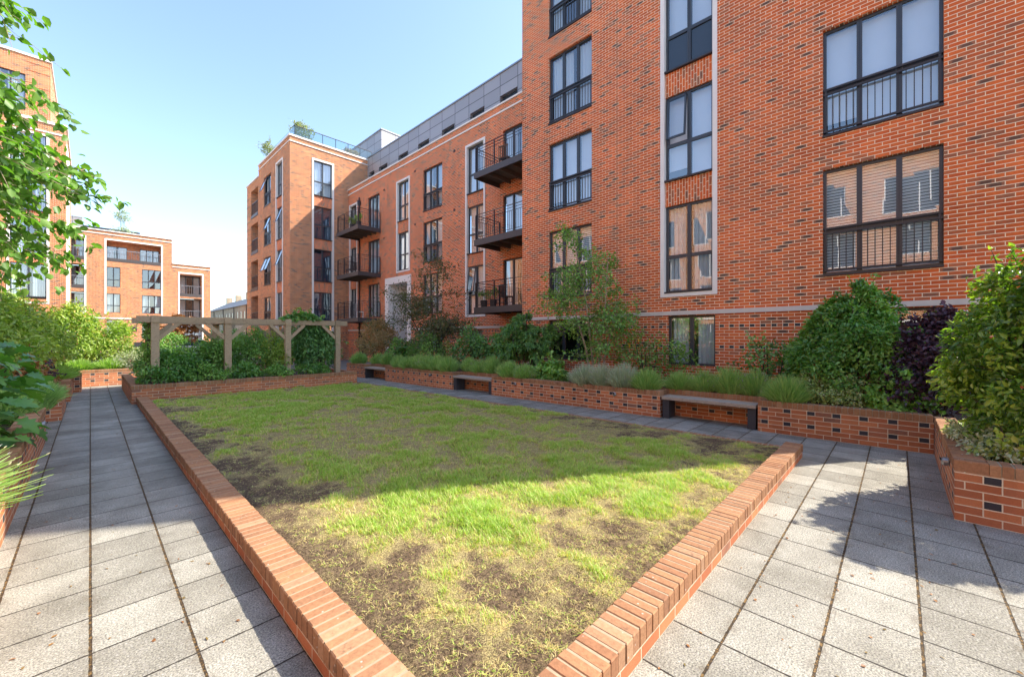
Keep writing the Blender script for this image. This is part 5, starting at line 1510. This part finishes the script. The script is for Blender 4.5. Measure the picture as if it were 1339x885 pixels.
pot((12.15, 13.35, 3.01), 'black pot with a small plant at the left corner of the lowest near balcony', 'l_mid')
pot((12.15, 12.75, 3.01), 'second black pot with leafy plant on the lowest near balcony', 'l_laurel')
pot((12.2, 25.6, 8.945), 'leafy potted plant on the top far balcony, right side', 'l_lime', 260)
pot((12.2, 26.6, 8.945), 'leafy potted plant on the top far balcony, near the corner', 'l_sun', 260)

# fallen leaves and crumbs on the paving
rng = np.random.default_rng(3)
n = 260
P = np.column_stack([np.where(rng.random(n) < .6, rng.uniform(1.5, 7.6, n), rng.uniform(-.3, .75, n)), np.zeros(n), np.full(n, .004)])
P[:, 1] = np.where(P[:, 0] > .9, rng.uniform(-.9, .9, n), rng.uniform(2.6, 12, n))
k = ~((P[:, 0] > 5.5) & (P[:, 1] < -.3)); P = P[k]; n = len(P)
V, F_, T = leaf_arrays(P, np.column_stack([rng.normal(size=(n, 2)), np.zeros(n)]), np.column_stack([rng.normal(size=(n, 2)) * .25, np.ones(n)]), rng.uniform(.01, .035, n), rng.uniform(.008, .02, n), rng.random(n), .15, -.05)
o = quads_mesh('fallen_leaves', V, F_, T, M['l_rust'], origin=(0, 0, 0)); tag(o, 'scattered small dry leaves on the paving slabs', 'leaves', kind='stuff')

# ------------------------------------------------------------------ light
to_sun = Vector((.82, -.535, 1.0)).normalized()
sd = bpy.data.lights.new('sun', 'SUN'); sd.energy = 3.1; sd.angle = R(.53); sd.color = (1.0, .915, .78)
so = bpy.data.objects.new('sun', sd); COL.objects.link(so)
so.rotation_euler = to_sun.to_track_quat('Z', 'Y').to_euler(); so.location = (20, -10, 30)
W = bpy.data.worlds.new('World'); S.world = W; W.use_nodes = True
nt = W.node_tree
bg = nt.nodes.get('Background') or nt.nodes.new('ShaderNodeBackground')
sky = nt.nodes.new('ShaderNodeTexSky'); sky.sky_type = 'NISHITA'; sky.sun_disc = False
sky.sun_elevation = math.asin(to_sun.z); sky.sun_rotation = math.atan2(to_sun.x, to_sun.y)
sky.air_density = 1.0; sky.dust_density = 1.0; sky.ozone_density = .9; sky.altitude = 50
nt.links.new(sky.outputs[0], bg.inputs[0]); bg.inputs[1].default_value = .128

# ------------------------------------------------------------------ camera
cd = bpy.data.cameras.new('camera'); cam = bpy.data.objects.new('camera', cd); COL.objects.link(cam)
cd.sensor_width = 36; cd.lens = 36 * 527.5 / 1339; cd.clip_start = .05; cd.clip_end = 2000
cd.shift_y = -2.5 / 1339
cam.location = (0, 0, 1.72)
cam.rotation_euler = (R(90), 0, -R(46.274))
S.camera = cam
S.view_settings.view_transform = 'Standard'; S.view_settings.look = 'None'
S.view_settings.exposure = 1.75; S.view_settings.gamma = 1
S.view_settings.use_curve_mapping = False
S.cycles.max_bounces = 8; S.cycles.transparent_max_bounces = 12
S.cycles.use_denoising = True
